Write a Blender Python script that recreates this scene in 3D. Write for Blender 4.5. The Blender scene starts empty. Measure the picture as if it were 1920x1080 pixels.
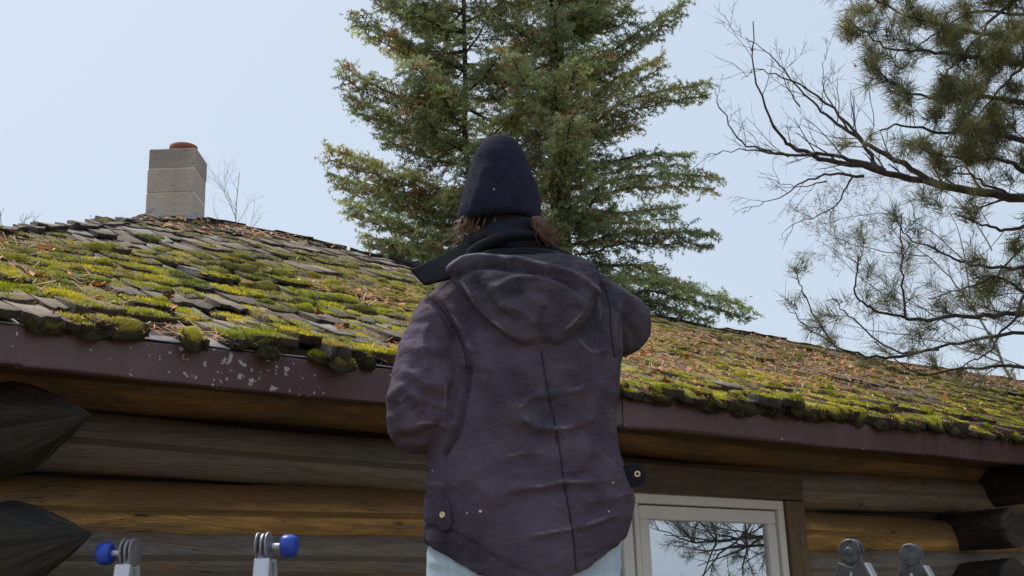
import bpy, math, random
import numpy as np
from mathutils import Vector, Matrix, noise
random.seed(7); rng = np.random.default_rng(11)
R = math.radians
S = bpy.context.scene
COL = S.collection
# ---------------------------------------------------------------- camera
FPX = 2300.0; PITCH = R(16.0); ROLL = -0.035; CZ = 1.5
cd = bpy.data.cameras.new('camera'); cam = bpy.data.objects.new('camera', cd); COL.objects.link(cam)
cd.lens = 36*FPX/1920; cd.sensor_width = 36; cd.clip_start = .05; cd.clip_end = 2000
CM = (Matrix.Rotation(math.pi/2+PITCH, 3, 'X') @ Matrix.Rotation(ROLL, 3, 'Z'))
cam.matrix_world = Matrix.Translation((0, 0, CZ)) @ CM.to_4x4()
S.camera = cam
# ---------------------------------------------------------------- light
SUN_EL, SUN_AZ = R(60), R(315)      # azimuth clockwise from +Y: high, from the left
w = bpy.data.worlds.new('World'); S.world = w; w.use_nodes = True
nt = w.node_tree; nt.nodes.clear()
sky = nt.nodes.new('ShaderNodeTexSky'); sky.sky_type = 'NISHITA'; sky.sun_disc = False
sky.sun_elevation = SUN_EL; sky.sun_rotation = SUN_AZ; sky.air_density = 1.0; sky.dust_density = 3.0; sky.ozone_density = 1.2
mx = nt.nodes.new('ShaderNodeMix'); mx.data_type = 'RGBA'; mx.inputs[0].default_value = .76
mx.inputs[7].default_value = (5.05, 5.85, 6.75, 1)     # thin bright overcast over the blue
bg = nt.nodes.new('ShaderNodeBackground'); bg.inputs[1].default_value = .10
wo = nt.nodes.new('ShaderNodeOutputWorld')
nt.links.new(sky.outputs[0], mx.inputs[6]); nt.links.new(mx.outputs[2], bg.inputs[0]); nt.links.new(bg.outputs[0], wo.inputs[0])
sl = bpy.data.lights.new('sun', 'SUN'); sl.energy = 2.7; sl.angle = R(14); sl.color = (1, .95, .87)
so = bpy.data.objects.new('sun', sl); COL.objects.link(so)
so.rotation_euler = (math.pi/2-SUN_EL, 0, math.pi-SUN_AZ)
S.view_settings.view_transform = 'Standard'; S.view_settings.look = 'None'; S.view_settings.gamma = 1
S.view_settings.exposure = 0.42
# ---------------------------------------------------------------- helpers
def ray(px, py):
    return CM @ Vector(((px-960)/FPX, (540-py)/FPX, -1.0))
def at(px, py, D):                    # the point of that line of sight D metres ahead
    d = ray(px, py); return Vector((0, 0, CZ)) + d*(D/d.y)
def hit(px, py, p0, n):
    d = ray(px, py); c = Vector((0, 0, CZ)); return c + d*((p0-c).dot(n)/d.dot(n))
def arr(v): return np.array([v[0], v[1], v[2]], float)
def vnoise(P, seed=0):                # smooth value noise, -1..1
    P = np.asarray(P, float); i = np.floor(P).astype(np.int64); f = P-i; f = f*f*(3-2*f)
    def h(a, b, c):
        n = (a*374761393 + b*668265263 + c*2147483647 + seed*1274126177) & 0xffffffff
        n = ((n ^ (n >> 13))*1274126177) & 0xffffffff; n = n ^ (n >> 16)
        return (n & 0xffff)/32767.5-1
    r = 0
    for a in (0, 1):
        for b in (0, 1):
            for c in (0, 1):
                r = r + h(i[..., 0]+a, i[..., 1]+b, i[..., 2]+c)*(f[..., 0] if a else 1-f[..., 0])*(f[..., 1] if b else 1-f[..., 1])*(f[..., 2] if c else 1-f[..., 2])
    return r
def fbm(P, seed=0, o=3):
    return sum(vnoise(np.asarray(P)*2**k, seed+k)/2**k for k in range(o))
class MB:
    def __init__(s): s.V = []; s.F = []; s.C = []; s.n = 0; s.sm = []
    def add(s, V, F, c=(1, 1, 1), smooth=False):
        V = np.asarray(V, float); F = np.asarray(F, int)
        s.V.append(V); s.F.append(F+s.n); s.n += len(V)
        c = np.asarray(c, float)
        s.C.append(np.broadcast_to(c, (len(V), 3)).copy()); s.sm.append(np.full(len(F), smooth))
    def build(s, name, mat, parent=None, loc=None):
        V = np.concatenate(s.V); me = bpy.data.meshes.new(name)
        if loc is not None: V = V-arr(loc)
        me.vertices.add(len(V)); me.vertices.foreach_set('co', V.ravel())
        L = np.concatenate([f.ravel() for f in s.F]); T = np.concatenate([np.full(len(f), f.shape[1]) for f in s.F])
        St = np.concatenate([[0], np.cumsum(T)[:-1]])
        me.loops.add(len(L)); me.loops.foreach_set('vertex_index', L)
        me.polygons.add(len(T)); me.polygons.foreach_set('loop_start', St); me.polygons.foreach_set('loop_total', T)
        me.polygons.foreach_set('use_smooth', np.concatenate(s.sm))
        me.update(calc_edges=True)
        a = me.color_attributes.new('Col', 'FLOAT_COLOR', 'POINT')
        C = np.concatenate(s.C); a.data.foreach_set('color', np.concatenate([C, np.ones((len(C), 1))], 1).ravel())
        if mat: me.materials.append(mat)
        o = bpy.data.objects.new(name, me); COL.objects.link(o)
        if loc is not None: o.location = loc
        if parent:
            o.parent = parent
            if loc is None: o.location = tuple(-x for x in WL(parent))
            else: o.location = Vector(loc)-Vector(WL(parent))
        return o
def WL(o):
    l = Vector(o.location)
    while o.parent: o = o.parent; l += Vector(o.location)
    return l
def tag(o, label=None, cat=None, group=None, kind=None):
    for k, v in (('label', label), ('category', cat), ('group', group), ('kind', kind)):
        if v: o[k] = v
    return o
def empty(name, loc, label, cat, group=None):
    o = bpy.data.objects.new(name, None); COL.objects.link(o); o.location = loc; o.empty_display_size = .2
    return tag(o, label, cat, group)
def catmull(pts, n=6):
    P = np.array([arr(p) if len(p) == 3 else np.array(p, float) for p in pts], float)
    if len(P) < 3:
        t = np.linspace(0, 1, n+1)[:, None]; return P[0]*(1-t)+P[-1]*t
    Q = np.concatenate([[2*P[0]-P[1]], P, [2*P[-1]-P[-2]]]); out = []
    for i in range(1, len(Q)-2):
        for t in np.linspace(0, 1, n, endpoint=False):
            a, b, c, d = Q[i-1:i+3]
            out.append(.5*((2*b)+(c-a)*t+(2*a-5*b+4*c-d)*t*t+(3*b-a-3*c+d)*t**3))
    out.append(P[-1]); return np.array(out)
def tube(mb, P, rad, n=6, c=(1, 1, 1), cap=True, smooth=True, squash=None):
    P = np.asarray(P, float); rad = np.broadcast_to(np.asarray(rad, float), (len(P),))
    T = np.gradient(P, axis=0); T /= np.linalg.norm(T, axis=1)[:, None]+1e-9
    up = np.array([0, 0, 1.]) if abs(T[0][2]) < .9 else np.array([0, 1., 0])
    a = np.cross(T[0], up); a /= np.linalg.norm(a)
    th = np.linspace(0, 2*math.pi, n, endpoint=False); V = []
    for i in range(len(P)):
        a = a-T[i]*a.dot(T[i]); a /= np.linalg.norm(a)+1e-9; b = np.cross(T[i], a)
        V.append(P[i]+rad[i]*(np.cos(th)[:, None]*a+np.sin(th)[:, None]*b))
    V = np.concatenate(V); m = len(P); i = np.arange(m-1)[:, None]; j = np.arange(n)[None]
    F = np.stack([i*n+j, i*n+(j+1) % n, (i+1)*n+(j+1) % n, (i+1)*n+j], -1).reshape(-1, 4)[:, ::-1]
    mb.add(V, F, c, smooth)
    if cap:
        for k, o in ((0, 1), (m-1, -1)):
            idx = np.arange(n)[::o]+k*n
            mb.F.append((np.array([idx])+mb.n-len(V))); mb.sm.append(np.array([False]))
def loft(mb, rings, c=(1, 1, 1), smooth=True, cap=True):
    V = np.concatenate(rings); n = len(rings[0]); m = len(rings); i = np.arange(m-1)[:, None]; j = np.arange(n)[None]
    F = np.stack([i*n+j, i*n+(j+1) % n, (i+1)*n+(j+1) % n, (i+1)*n+j], -1).reshape(-1, 4)
    b = mb.n; mb.add(V, F, c, smooth)
    if cap:
        for k, o in ((0, -1), (m-1, 1)):
            mb.F.append(np.array([np.arange(n)[::o]+k*n])+b); mb.sm.append(np.array([False]))
BOXF = np.array([[0, 3, 2, 1], [4, 5, 6, 7], [0, 1, 5, 4], [1, 2, 6, 5], [2, 3, 7, 6], [3, 0, 4, 7]])
def box(mb, o, ax, ay, az, c=(1, 1, 1), bev=0):       # corner + three edge vectors
    o, ax, ay, az = map(arr, (o, ax, ay, az))
    if bev <= 0:
        mb.add(np.array([o, o+ax, o+ax+ay, o+ay, o+az, o+ax+az, o+ax+ay+az, o+ay+az]), BOXF, c); return
    L = [np.linalg.norm(a) for a in (ax, ay, az)]; U = [a/l for a, l in zip((ax, ay, az), L)]
    def rect(i, z):
        x0, x1, y0, y1 = i, L[0]-i, i, L[1]-i; b = bev
        return np.array([o+U[0]*x+U[1]*y+U[2]*z for x, y in ((x0+b, y0), (x1-b, y0), (x1, y0+b), (x1, y1-b), (x1-b, y1), (x0+b, y1), (x0, y1-b), (x0, y0+b))])
    loft(mb, [rect(bev, 0), rect(0, bev), rect(0, L[2]-bev), rect(bev, L[2])], c, smooth=False)
# ---------------------------------------------------------------- materials
def mat(name, col=(.5, .5, .5), rough=.8, metal=0, vcol=False, c2=None, scale=5, detail=6, stretch=None, bump=0, bscale=40, contrast=(.35, .65), spec=.5, sub=0, coat=0):
    m = bpy.data.materials.new(name); m.use_nodes = True; n = m.node_tree.nodes; l = m.node_tree.links
    b = n['Principled BSDF']; b.inputs['Roughness'].default_value = rough; b.inputs['Metallic'].default_value = metal
    b.inputs['Specular IOR Level'].default_value = spec
    out = None
    tc = n.new('ShaderNodeTexCoord'); mp = n.new('ShaderNodeMapping'); l.new(tc.outputs['Object'], mp.inputs[0])
    if stretch: mp.inputs['Scale'].default_value = stretch
    def rgb(c): x = n.new('ShaderNodeRGB'); x.outputs[0].default_value = (*c, 1); return x.outputs[0]
    out = rgb(col)
    if c2:
        t = n.new('ShaderNodeTexNoise'); t.inputs['Scale'].default_value = scale; t.inputs['Detail'].default_value = detail; t.inputs['Roughness'].default_value = .65
        l.new(mp.outputs[0], t.inputs[0])
        r = n.new('ShaderNodeMapRange'); r.inputs[1].default_value, r.inputs[2].default_value = contrast; l.new(t.outputs[0], r.inputs[0])
        x = n.new('ShaderNodeMix'); x.data_type = 'RGBA'; l.new(r.outputs[0], x.inputs[0]); l.new(out, x.inputs[6]); l.new(rgb(c2), x.inputs[7]); out = x.outputs[2]
    if vcol:
        a = n.new('ShaderNodeVertexColor'); a.layer_name = 'Col'
        x = n.new('ShaderNodeMix'); x.data_type = 'RGBA'; x.blend_type = 'MULTIPLY'; x.inputs[0].default_value = 1
        l.new(out, x.inputs[6]); l.new(a.outputs[0], x.inputs[7]); out = x.outputs[2]
    l.new(out, b.inputs['Base Color'])
    if bump:
        t = n.new('ShaderNodeTexNoise'); t.inputs['Scale'].default_value = bscale; t.inputs['Detail'].default_value = 5
        l.new(mp.outputs[0], t.inputs[0])
        bp = n.new('ShaderNodeBump'); bp.inputs['Strength'].default_value = 1; bp.inputs['Distance'].default_value = bump
        l.new(t.outputs[0], bp.inputs['Height']); l.new(bp.outputs[0], b.inputs['Normal'])
    m['out'] = ''
    return m
M = {}
M['shake'] = mat('weathered_shake', (1, 1, 1), .9, vcol=True, c2=(.5, .45, .4), scale=22, bump=.006, bscale=60)
M['moss'] = mat('moss', (1, 1, 1), .95, vcol=True, spec=.1)
M['litter'] = mat('needle_litter', (1, 1, 1), .8, vcol=True, spec=.2)
def translucent(m, f):
    n = m.node_tree; b = n.nodes['Principled BSDF']; o = n.nodes['Material Output']; t = n.nodes.new('ShaderNodeBsdfTranslucent'); x = n.nodes.new('ShaderNodeMixShader'); x.inputs[0].default_value = f
    n.links.new(b.inputs['Base Color'].links[0].from_socket, t.inputs[0]); n.links.new(b.outputs[0], x.inputs[1]); n.links.new(t.outputs[0], x.inputs[2]); n.links.new(x.outputs[0], o.inputs[0])
M['leaf'] = mat('dead_leaf', (.68, .22, .07), .7, c2=(.42, .19, .08), scale=25)
M['bark'] = mat('bark', (.075, .062, .052), .9, c2=(.03, .025, .022), scale=12, bump=.01, bscale=30)
M['bark2'] = mat('grey_bark', (.11, .09, .09), .9, c2=(.045, .035, .035), scale=20, bump=.004, bscale=60)
M['birch'] = mat('pale_twig', (.33, .29, .27), .9, c2=(.2, .17, .16), scale=9)
M['needle'] = mat('spruce_needle', (1, 1, 1), .7, vcol=True, spec=.25)
translucent(M['needle'], .4)
M['ground'] = mat('forest_floor', (.14, .13, .06), .95, c2=(.26, .18, .10), scale=1.5, bump=.05, bscale=8)
# ---------------------------------------------------------------- the cabin's frame of reference
H = .855
PE = Vector((0, 0, CZ+H)); ZU = Vector((0, 0, 1))
E0 = hit(0, 611, PE, ZU); E1 = hit(1920, 829, PE, ZU)
U = (E1-E0).normalized(); NH = Vector((-U.y, U.x, 0))           # NH points into the house
SL = .5; VV = (NH+ZU*SL).normalized(); NN = U.cross(VV).normalized()
def RP(u, v, h=0): return E0+U*u+VV*v+NN*h
def toUV(p): q = p-E0; return q.dot(U), q.dot(VV)
ridge_px = [(-420, 452), (-150, 440), (0, 430), (110, 424), (200, 414), (330, 410), (420, 424), (560, 452), (700, 486), (780, 510), (1240, 603), (1490, 648), (1600, 672), (1900, 717), (2100, 747), (2500, 803)]
RU, RV = zip(*[toUV(hit(x, y, E0, NN)) for x, y in ridge_px])
RU, RV = np.array(RU), np.array(RV)
print('eave', E0, E1, 'angle', math.degrees(math.atan2(U.y, U.x)), 'ridge', list(zip(RU.round(2), RV.round(2))))
def vmax(u): return np.interp(u, RU, RV)
UA, UB = -1.2, 9.0
# check of the eave's middle
SET = .45                                                       # wall face set back from the eave
WP = E0+NH*SET                                                  # a point of the wall face
def onwall(px, py, d=0): return hit(px, py, WP+NH*d, NH)
def wallu(px, py, d=0): return (onwall(px, py, d)-E0).dot(U)
def WPT(u, d, z): q = E0+U*u+NH*(SET+d); return Vector((q.x, q.y, z))
print('mid eave', [ (round(p.x,2),round(p.y,2)) for p in (hit(1165,737,PE,ZU),)], 'window', onwall(1200, 930), onwall(1468, 935), 'log rows', [round(onwall(500, y).z, 3) for y in (690, 790, 897, 1003, 1080)], [round(onwall(1650, y).z, 3) for y in (858, 922, 988, 1022, 1080)])
cabin = empty('log_cabin', (E0.x, E0.y, 0), 'low log cabin with a mossy shake roof, brown metal eave trim and stained log walls', 'cabin')
# ---------------------------------------------------------------- ground
g = MB(); n = 80
gx = np.sign(np.linspace(-1, 1, n))*np.abs(np.linspace(-1, 1, n))**3*900
X, Y = np.meshgrid(gx, gx); Z = .25*fbm(np.stack([X*.12, Y*.12, X*0], -1), 3)*np.clip((np.hypot(X, Y)-9)/12, 0, 1)
i, j = np.meshgrid(np.arange(n-1), np.arange(n-1)); q = (j*n+i).ravel()
g.add(np.stack([X, Y, Z], -1).reshape(-1, 3), np.stack([q, q+1, q+n+1, q+n], -1), smooth=True)
tag(g.build('ground', M['ground']), kind='structure')
# ---------------------------------------------------------------- log walls
def log_material(name, base, c2, c3, fac, wthr=0):
    # long streaked grain, weathered grey on the upper side of each log where rain and sun reach
    m = bpy.data.materials.new(name); m.use_nodes = True; n = m.node_tree.nodes; l = m.node_tree.links; b = n['Principled BSDF']
    a = n.new('ShaderNodeVertexColor'); a.layer_name = 'Col'    # x along the log, y round it, z seed
    def nz(sc, st, de=6):
        mp = n.new('ShaderNodeMapping'); mp.inputs['Scale'].default_value = st; l.new(a.outputs[0], mp.inputs[0])
        t = n.new('ShaderNodeTexNoise'); t.inputs['Scale'].default_value = sc; t.inputs['Detail'].default_value = de; t.inputs['Roughness'].default_value = .7; l.new(mp.outputs[0], t.inputs[0]); return t.outputs[0]
    def mixc(f, x, y):
        k = n.new('ShaderNodeMix'); k.data_type = 'RGBA'
        l.new(f, k.inputs[0])
        for s_, v in ((6, x), (7, y)):
            if isinstance(v, tuple): k.inputs[s_].default_value = (*v, 1)
            else: l.new(v, k.inputs[s_])
        return k.outputs[2]
    def rng_(x, a0, a1):
        r = n.new('ShaderNodeMapRange'); r.inputs[1].default_value = a0; r.inputs[2].default_value = a1; l.new(x, r.inputs[0]); return r.outputs[0]
    grain = rng_(nz(3, (1.7, 7, 0)), .35, .68); blot = rng_(nz(1.6, (1.3, 3, 0)), fac-.1, fac+.12)
    c = mixc(grain, base, c2); c = mixc(blot, c, c3)
    if wthr:
        sx_ = n.new('ShaderNodeSeparateColor'); l.new(a.outputs[0], sx_.inputs[0]); ad = n.new('ShaderNodeMath'); ad.operation = 'ADD'; l.new(sx_.outputs[2], ad.inputs[0]); l.new(nz(1.2, (1.5, 2, 0), 4), ad.inputs[1])
        c = mixc(rng_(ad.outputs[0], .80, 1.12), c, tuple(x*wthr for x in c2))
    fine = rng_(nz(6, (1.6, 24, 0), 3), .4, .75); mul = n.new('ShaderNodeMix'); mul.data_type = 'RGBA'; mul.blend_type = 'MULTIPLY'
    l.new(fine, mul.inputs[0]); l.new(c, mul.inputs[6]); mul.inputs[7].default_value = (.55, .5, .48, 1)
    ck = rng_(nz(2.2, (.55, 9, 0), 2), .495, .5); ck2 = rng_(nz(2.2, (.55, 9, 0), 2), .505, .51); cd_ = n.new('ShaderNodeMath'); cd_.operation = 'SUBTRACT'; l.new(ck, cd_.inputs[0]); l.new(ck2, cd_.inputs[1]); gate = n.new('ShaderNodeMath'); gate.operation = 'MULTIPLY'; l.new(cd_.outputs[0], gate.inputs[0]); l.new(rng_(nz(1.1, (1.5, 2, 0), 2), .52, .58), gate.inputs[1])
    spots = rng_(nz(14, (1, 1.5, 0), 2), .73, .78)
    fin = mixc(spots, mul.outputs[2], (.22, .19, .16))
    knot = rng_(nz(3.0, (1.6, 1.4, 0), 1), .735, .77); fin = mixc(knot, fin, (.05, .032, .018)); fin = mixc(gate.outputs[0], fin, (.018, .014, .01))
    l.new(fin, b.inputs['Base Color']); b.inputs['Roughness'].default_value = .48; b.inputs['Specular IOR Level'].default_value = .5
    bp = n.new('ShaderNodeBump'); bp.inputs['Distance'].default_value = .006; l.new(nz(5, (1.6, 12, 0)), bp.inputs['Height']); l.new(bp.outputs[0], b.inputs['Normal'])
    return m
M['log_orange'] = log_material('stained_log', (.80, .46, .13), (.38, .22, .08), (.14, .11, .085), .57, .6)
M['log_grey'] = log_material('weathered_log', (.30, .275, .25), (.17, .14, .115), (.32, .19, .09), .58)
M['log_brown'] = log_material('brown_log', (.38, .21, .075), (.18, .115, .06), (.10, .085, .07), .52, .7)
M['log_dark'] = log_material('dark_log_end', (.036, .031, .029), (.018, .016, .015), (.13, .105, .09), .60)
def log(name, p0, p1, r0, r1, m, parent, seed, n=28, tip=None, seg=None, flat=1.0):
    p0, p1 = arr(p0), arr(p1); L = np.linalg.norm(p1-p0); T = (p1-p0)/L
    a = np.cross(T, [0, 0, 1.]); a /= np.linalg.norm(a); b = np.cross(a, T)
    k = seg or max(8, int(L/.12)); th = np.linspace(0, 2*math.pi, n, endpoint=False); rings = []; C = []
    for s in np.linspace(0, 1, k+1):
        r = r0+(r1-r0)*s; c = p0+T*L*s; k1 = 1; off = np.zeros(3)
        ang = np.stack([np.cos(th)*1.3+s*L*2.3, np.sin(th)*1.3+.5*math.sin(s*L*1.9+seed), np.full(n, seed*3.7)], -1)
        rr = r*(1+(.075 if not tip else .10)*fbm(ang*(1 if not tip else 1.6), seed)+.03*math.sin(s*L*1.7+seed*1.9))
        sway = .012*math.sin(s*L*.9+seed*2)
        if tip and s*L > L-tip:
            q = (s*L-(L-tip))/tip; fc = .90/np.cos((th+.5) % (math.pi/3)-math.pi/6); rr = rr*(1-.96*q**1.15)*(1+(fc-1)*min(1, q*3)); off = arr(U)*(r*1.08*q)+b*(r*.12*q)
        rings.append(c+off+b*sway*1.6+rr[:, None]*(np.cos(th)[:, None]*a+np.sin(th)[:, None]*b*flat))
        C.append(np.stack([np.full(n, s*L+seed*5.3), (th*r*2+seed*1.3)+.07*math.sin(s*L*2.1+seed)+.03*math.sin(s*L*5.3+seed*2), np.sin(th)*.5+.5], -1))
    mb = MB(); b0 = mb.n; loft(mb, rings); mb.C = [np.concatenate(C)]
    return mb.build(name, m, parent)
def zrow(y, x=500): return onwall(x, y).z
rows = [(zrow(690), zrow(792), 'log_brown'), (zrow(792), zrow(897), 'log_grey'), (zrow(897), zrow(1003), 'log_orange'), (zrow(1003), zrow(1100), 'log_grey')]
z = rows[-1][1]; names = ['log_orange', 'log_grey', 'log_brown', 'log_orange', 'log_grey', 'log_brown', 'log_grey', 'log_orange']; k = 0
while z > .1: rows.append((z, z-.2, names[k])); z -= .2; k += 1
wu0 = wallu(905, 935); wu1 = wallu(1472, 935); wz1 = onwall(1330, 931).z; wz0 = wz1-1.15
hu0, hu1 = wu0-.09, wallu(1505, 935); hz = onwall(1330, 878).z
print('window u', wu0, wu1, 'z', wz0, wz1, 'rows', [(round(a, 2), round(b, 2)) for a, b, c in rows])
WL0, WL1 = -.7, wallu(1990, 950)
CR = []
for k, (zt, zb, mm) in enumerate(rows):
    r = (zt-zb)/2*1.06; zc = (zt+zb)/2
    spans = [(WL0, WL1, mm)]
    if zt <= hz+.02: spans = [(WL0, hu0+.01, mm), (hu1-.01, WL1, mm)]
    if k == 1:
        us = wallu(705, 860); spans = [(WL0, WL1, mm)]
    for a, b, m3 in spans:
        d0 = .006 if (k == 1 and a > 0) else 0
        m4 = m3
        log('log', WPT(a, r+d0, zc), WPT(b, r+d0, zc), r*(.97 if d0 else 1), r*.96, M[m4], cabin, k+3*(a > 0))
# top plate logs up to the roof
zt = rows[0][0]; log('log', WPT(WL0, .12, zt+.09), WPT(WL1, .12, zt+.09), .11, .105, M['log_brown'], cabin, 31)
# backing wall so no light leaks between logs
bk = MB()
def solid(u0, u1, z0, z1, d0, d1, mb, c=(1, 1, 1), bev=0):
    box(mb, WPT(u0, d0, z0), U*(u1-u0), NH*(d1-d0), ZU*(z1-z0), c, bev)
solid(WL0, wu0, 0, zt+.1, .13, .18, bk); solid(wu1, WL1, 0, zt+.1, .13, .18, bk); solid(wu0, wu1, wz1, zt+.1, .13, .18, bk); solid(wu0, wu1, 0, wz0, .13, .18, bk)
M['chink'] = mat('dark_chinking', (.03, .026, .022), .95)
bk.build('wall_backing', M['chink'], cabin)
# cross logs: pointed at the left corner, blunt at the right one
def cross(px, py, out, r, tip, seed, m='log_dark'):
    t = hit(px, py, E0-NH*(out-SET), NH)
    p1 = t; p0 = t+NH*(out+.6)
    return log('log_end', p0, p1, r, r*1.03, M[m], cabin, seed, tip=tip, seg=26)
cross(70, 775, .42, .125, .20, 61); cross(70, 1000, .42, .125, .20, 62)
cross(50, 1230, .42, .12, .2, 63)
for yy, sd in ((990, 64), (1078, 65), (905, 66)): cross(1905 if yy != 905 else 1960, yy, .28, .10, 0, sd)
# side wall logs going back from both corners
for side, uu in ((0, WL0+.25), (1, WL1-.3)):
    for k in range(10):
        zc = .12+k*.215
        log('log', WPT(uu, .2, zc), WPT(uu, 8.5, zc), .11, .11, M['log_brown'], cabin, 80+k+side*20, n=12, seg=10)
# ---------------------------------------------------------------- window
M['frame'] = mat('painted_window_frame', (.78, .74, .70), .5, c2=(.68, .64, .60), scale=3, bump=.0008, bscale=80)
M['gasket'] = mat('window_gasket', (.02, .02, .02), .6)
M['trim'] = mat('dark_stained_board', (.12, .08, .05), .7, c2=(.06, .045, .035), scale=4, stretch=(1, 1, 8), bump=.002, bscale=30)
M['trimo'] = mat('stained_side_board', (.17, .10, .05), .7, c2=(.08, .065, .045), scale=4, stretch=(6, 6, 1), bump=.002, bscale=30)
gm = bpy.data.materials.new('window_glass'); gm.use_nodes = True; gn = gm.node_tree; gn.nodes.clear()
o_ = gn.nodes.new('ShaderNodeOutputMaterial'); mxs = gn.nodes.new('ShaderNodeMixShader'); d_ = gn.nodes.new('ShaderNodeBsdfPrincipled'); d_.inputs['Base Color'].default_value = (.015, .018, .02, 1); d_.inputs['Roughness'].default_value = .3
gl = gn.nodes.new('ShaderNodeBsdfGlossy'); gl.inputs['Roughness'].default_value = .0; gl.inputs['Color'].default_value = (.9, .93, .98, 1)
mxs.inputs[0].default_value = .62; gn.links.new(d_.outputs[0], mxs.inputs[1]); gn.links.new(gl.outputs[0], mxs.inputs[2]); gn.links.new(mxs.outputs[0], o_.inputs[0]); M['glass'] = gm
wr = MB(); solid(hu0, hu1, wz1+.004, hz, -.01, .13, wr, bev=.004); wb = wr.build('window_surround', M['trim'], cabin)
wr = MB(); solid(wu1+.002, hu1, wz0-.06, wz1, -.006, .13, wr, bev=.004); wr.build('side_board', M['trimo'], wb)
wr = MB(); solid(hu0, wu0-.002, wz0-.06, wz1, -.006, .13, wr, bev=.004)
wr.build('side_board', M['trimo'], wb)
wm = MB(); fw = .04; dF = .012
for a, b, c, d in ((wu0, wu1, wz1-fw, wz1), (wu0, wu1, wz0, wz0+fw), (wu0, wu0+fw, wz0+fw, wz1-fw), (wu1-fw, wu1, wz0+fw, wz1-fw)):
    solid(a, b, c, d, dF, .12, wm, bev=.003)
wm2 = wallu(1202, 1000); solid(wm2-.012, wm2+.012, wz0+fw, wz1-fw, dF+.006, .12, wm, bev=.003)
win = wm.build('window', M['frame'], cabin)
for a, b in ((wu0+fw, wm2-.012), (wm2+.012, wu1-fw)):
    gk = MB(); sm_ = MB(); g4 = .006; sw = .058; z0, z1 = wz0+fw, wz1-fw
    solid(a, b, z0, z1, .06, .07, gk)
    a, b, z0, z1 = a+g4, b-g4, z0+g4, z1-g4
    for p, q, r_, s_ in ((a, b, z1-sw, z1), (a, b, z0, z0+sw), (a, a+sw, z0+sw, z1-sw), (b-sw, b, z0+sw, z1-sw)): solid(p, q, r_, s_, .026, .058, sm_, bev=.004)
    sash = sm_.build('sash', M['frame'], win); gk.build('gasket', M['gasket'], win)
    pm = MB(); solid(a+sw-.003, b-sw+.003, z0+sw-.003, z1-sw+.003, .044, .05, pm); pm.build('pane', M['glass'], win)
# ---------------------------------------------------------------- roof deck, soffit, eave trim
rd = MB(); us = np.linspace(UA, UB, 60)
top = [RP(u, vmax(u), -.03) for u in us]; bot = [RP(u, .0, -.03) for u in us]
back = [RP(u, vmax(u), -.03)+(NH*1-ZU*SL).normalized()*(vmax(u)+.3) for u in us]
V = np.array([arr(p) for p in bot+top+back]+[arr(p-ZU*.055) for p in bot+top+back]); n = len(us); i = np.arange(n-1)
F = np.concatenate([np.stack([i, i+1, i+1+n, i+n], -1), np.stack([i+n, i+1+n, i+1+2*n, i+2*n], -1), np.stack([i+3*n, i+4*n, i+1+4*n, i+1+3*n], -1), np.stack([i+4*n, i+5*n, i+1+5*n, i+1+4*n], -1),
    np.array([[0, n, 4*n, 3*n], [n, 2*n, 5*n, 4*n], [n-1, 4*n-1, 5*n-1, 2*n-1], [2*n-1, 5*n-1, 6*n-1, 3*n-1]]), np.stack([i, i+3*n, i+1+3*n, i+1], -1)])
rd.add(V, F); M['deck'] = mat('roof_boards', (.05, .038, .028), .9, c2=(.03, .024, .02), scale=6)
roof = rd.build('roof', M['deck'], cabin)
# eave trim of folded brown metal with chipped paint
fm = bpy.data.materials.new('chipped_brown_metal'); fm.use_nodes = True; n_ = fm.node_tree.nodes; l_ = fm.node_tree.links; b_ = n_['Principled BSDF']
av = n_.new('ShaderNodeVertexColor'); av.layer_name = 'Col'; sx = n_.new('ShaderNodeSeparateColor'); l_.new(av.outputs[0], sx.inputs[0])
tc = n_.new('ShaderNodeTexCoord')
def NZ(sc, de=3, st=None):
    t = n_.new('ShaderNodeTexNoise'); t.inputs['Scale'].default_value = sc; t.inputs['Detail'].default_value = de
    if st: mp = n_.new('ShaderNodeMapping'); mp.inputs['Scale'].default_value = st; l_.new(tc.outputs['Object'], mp.inputs[0]); l_.new(mp.outputs[0], t.inputs[0])
    else: l_.new(tc.outputs['Object'], t.inputs[0])
    return t.outputs[0]
def MRn(x, a, b, c=0, d=1):
    r = n_.new('ShaderNodeMapRange'); r.inputs[1].default_value, r.inputs[2].default_value, r.inputs[3].default_value, r.inputs[4].default_value = a, b, c, d; l_.new(x, r.inputs[0]); return r.outputs[0]
def MT(op, x, y):
    m_ = n_.new('ShaderNodeMath'); m_.operation = op
    for k_, v_ in ((0, x), (1, y)):
        if isinstance(v_, (int, float)): m_.inputs[k_].default_value = v_
        else: l_.new(v_, m_.inputs[k_])
    return m_.outputs[0]
def MC(f, a, b):
    k_ = n_.new('ShaderNodeMix'); k_.data_type = 'RGBA'; l_.new(f, k_.inputs[0])
    for s_, v_ in ((6, a), (7, b)):
        if isinstance(v_, tuple): k_.inputs[s_].default_value = (*v_, 1)
        else: l_.new(v_, k_.inputs[s_])
    return k_.outputs[2]
base = MC(MRn(NZ(2.5, 6), .35, .65), (.085, .040, .044), (.115, .062, .068))
base = MC(MRn(NZ(20, 4, (1, 1, .12)), .45, .8, 0, .6), base, (.05, .03, .033))
zone = sx.outputs[0]                                    # where the paint has chipped
chips = MT('GREATER_THAN', MT('ADD', NZ(46, 4), MT('MULTIPLY', zone, .10)), .728)
col = MC(chips, base, (.42, .38, .37))
l_.new(col, b_.inputs['Base Color']); b_.inputs['Roughness'].default_value = .42
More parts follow.
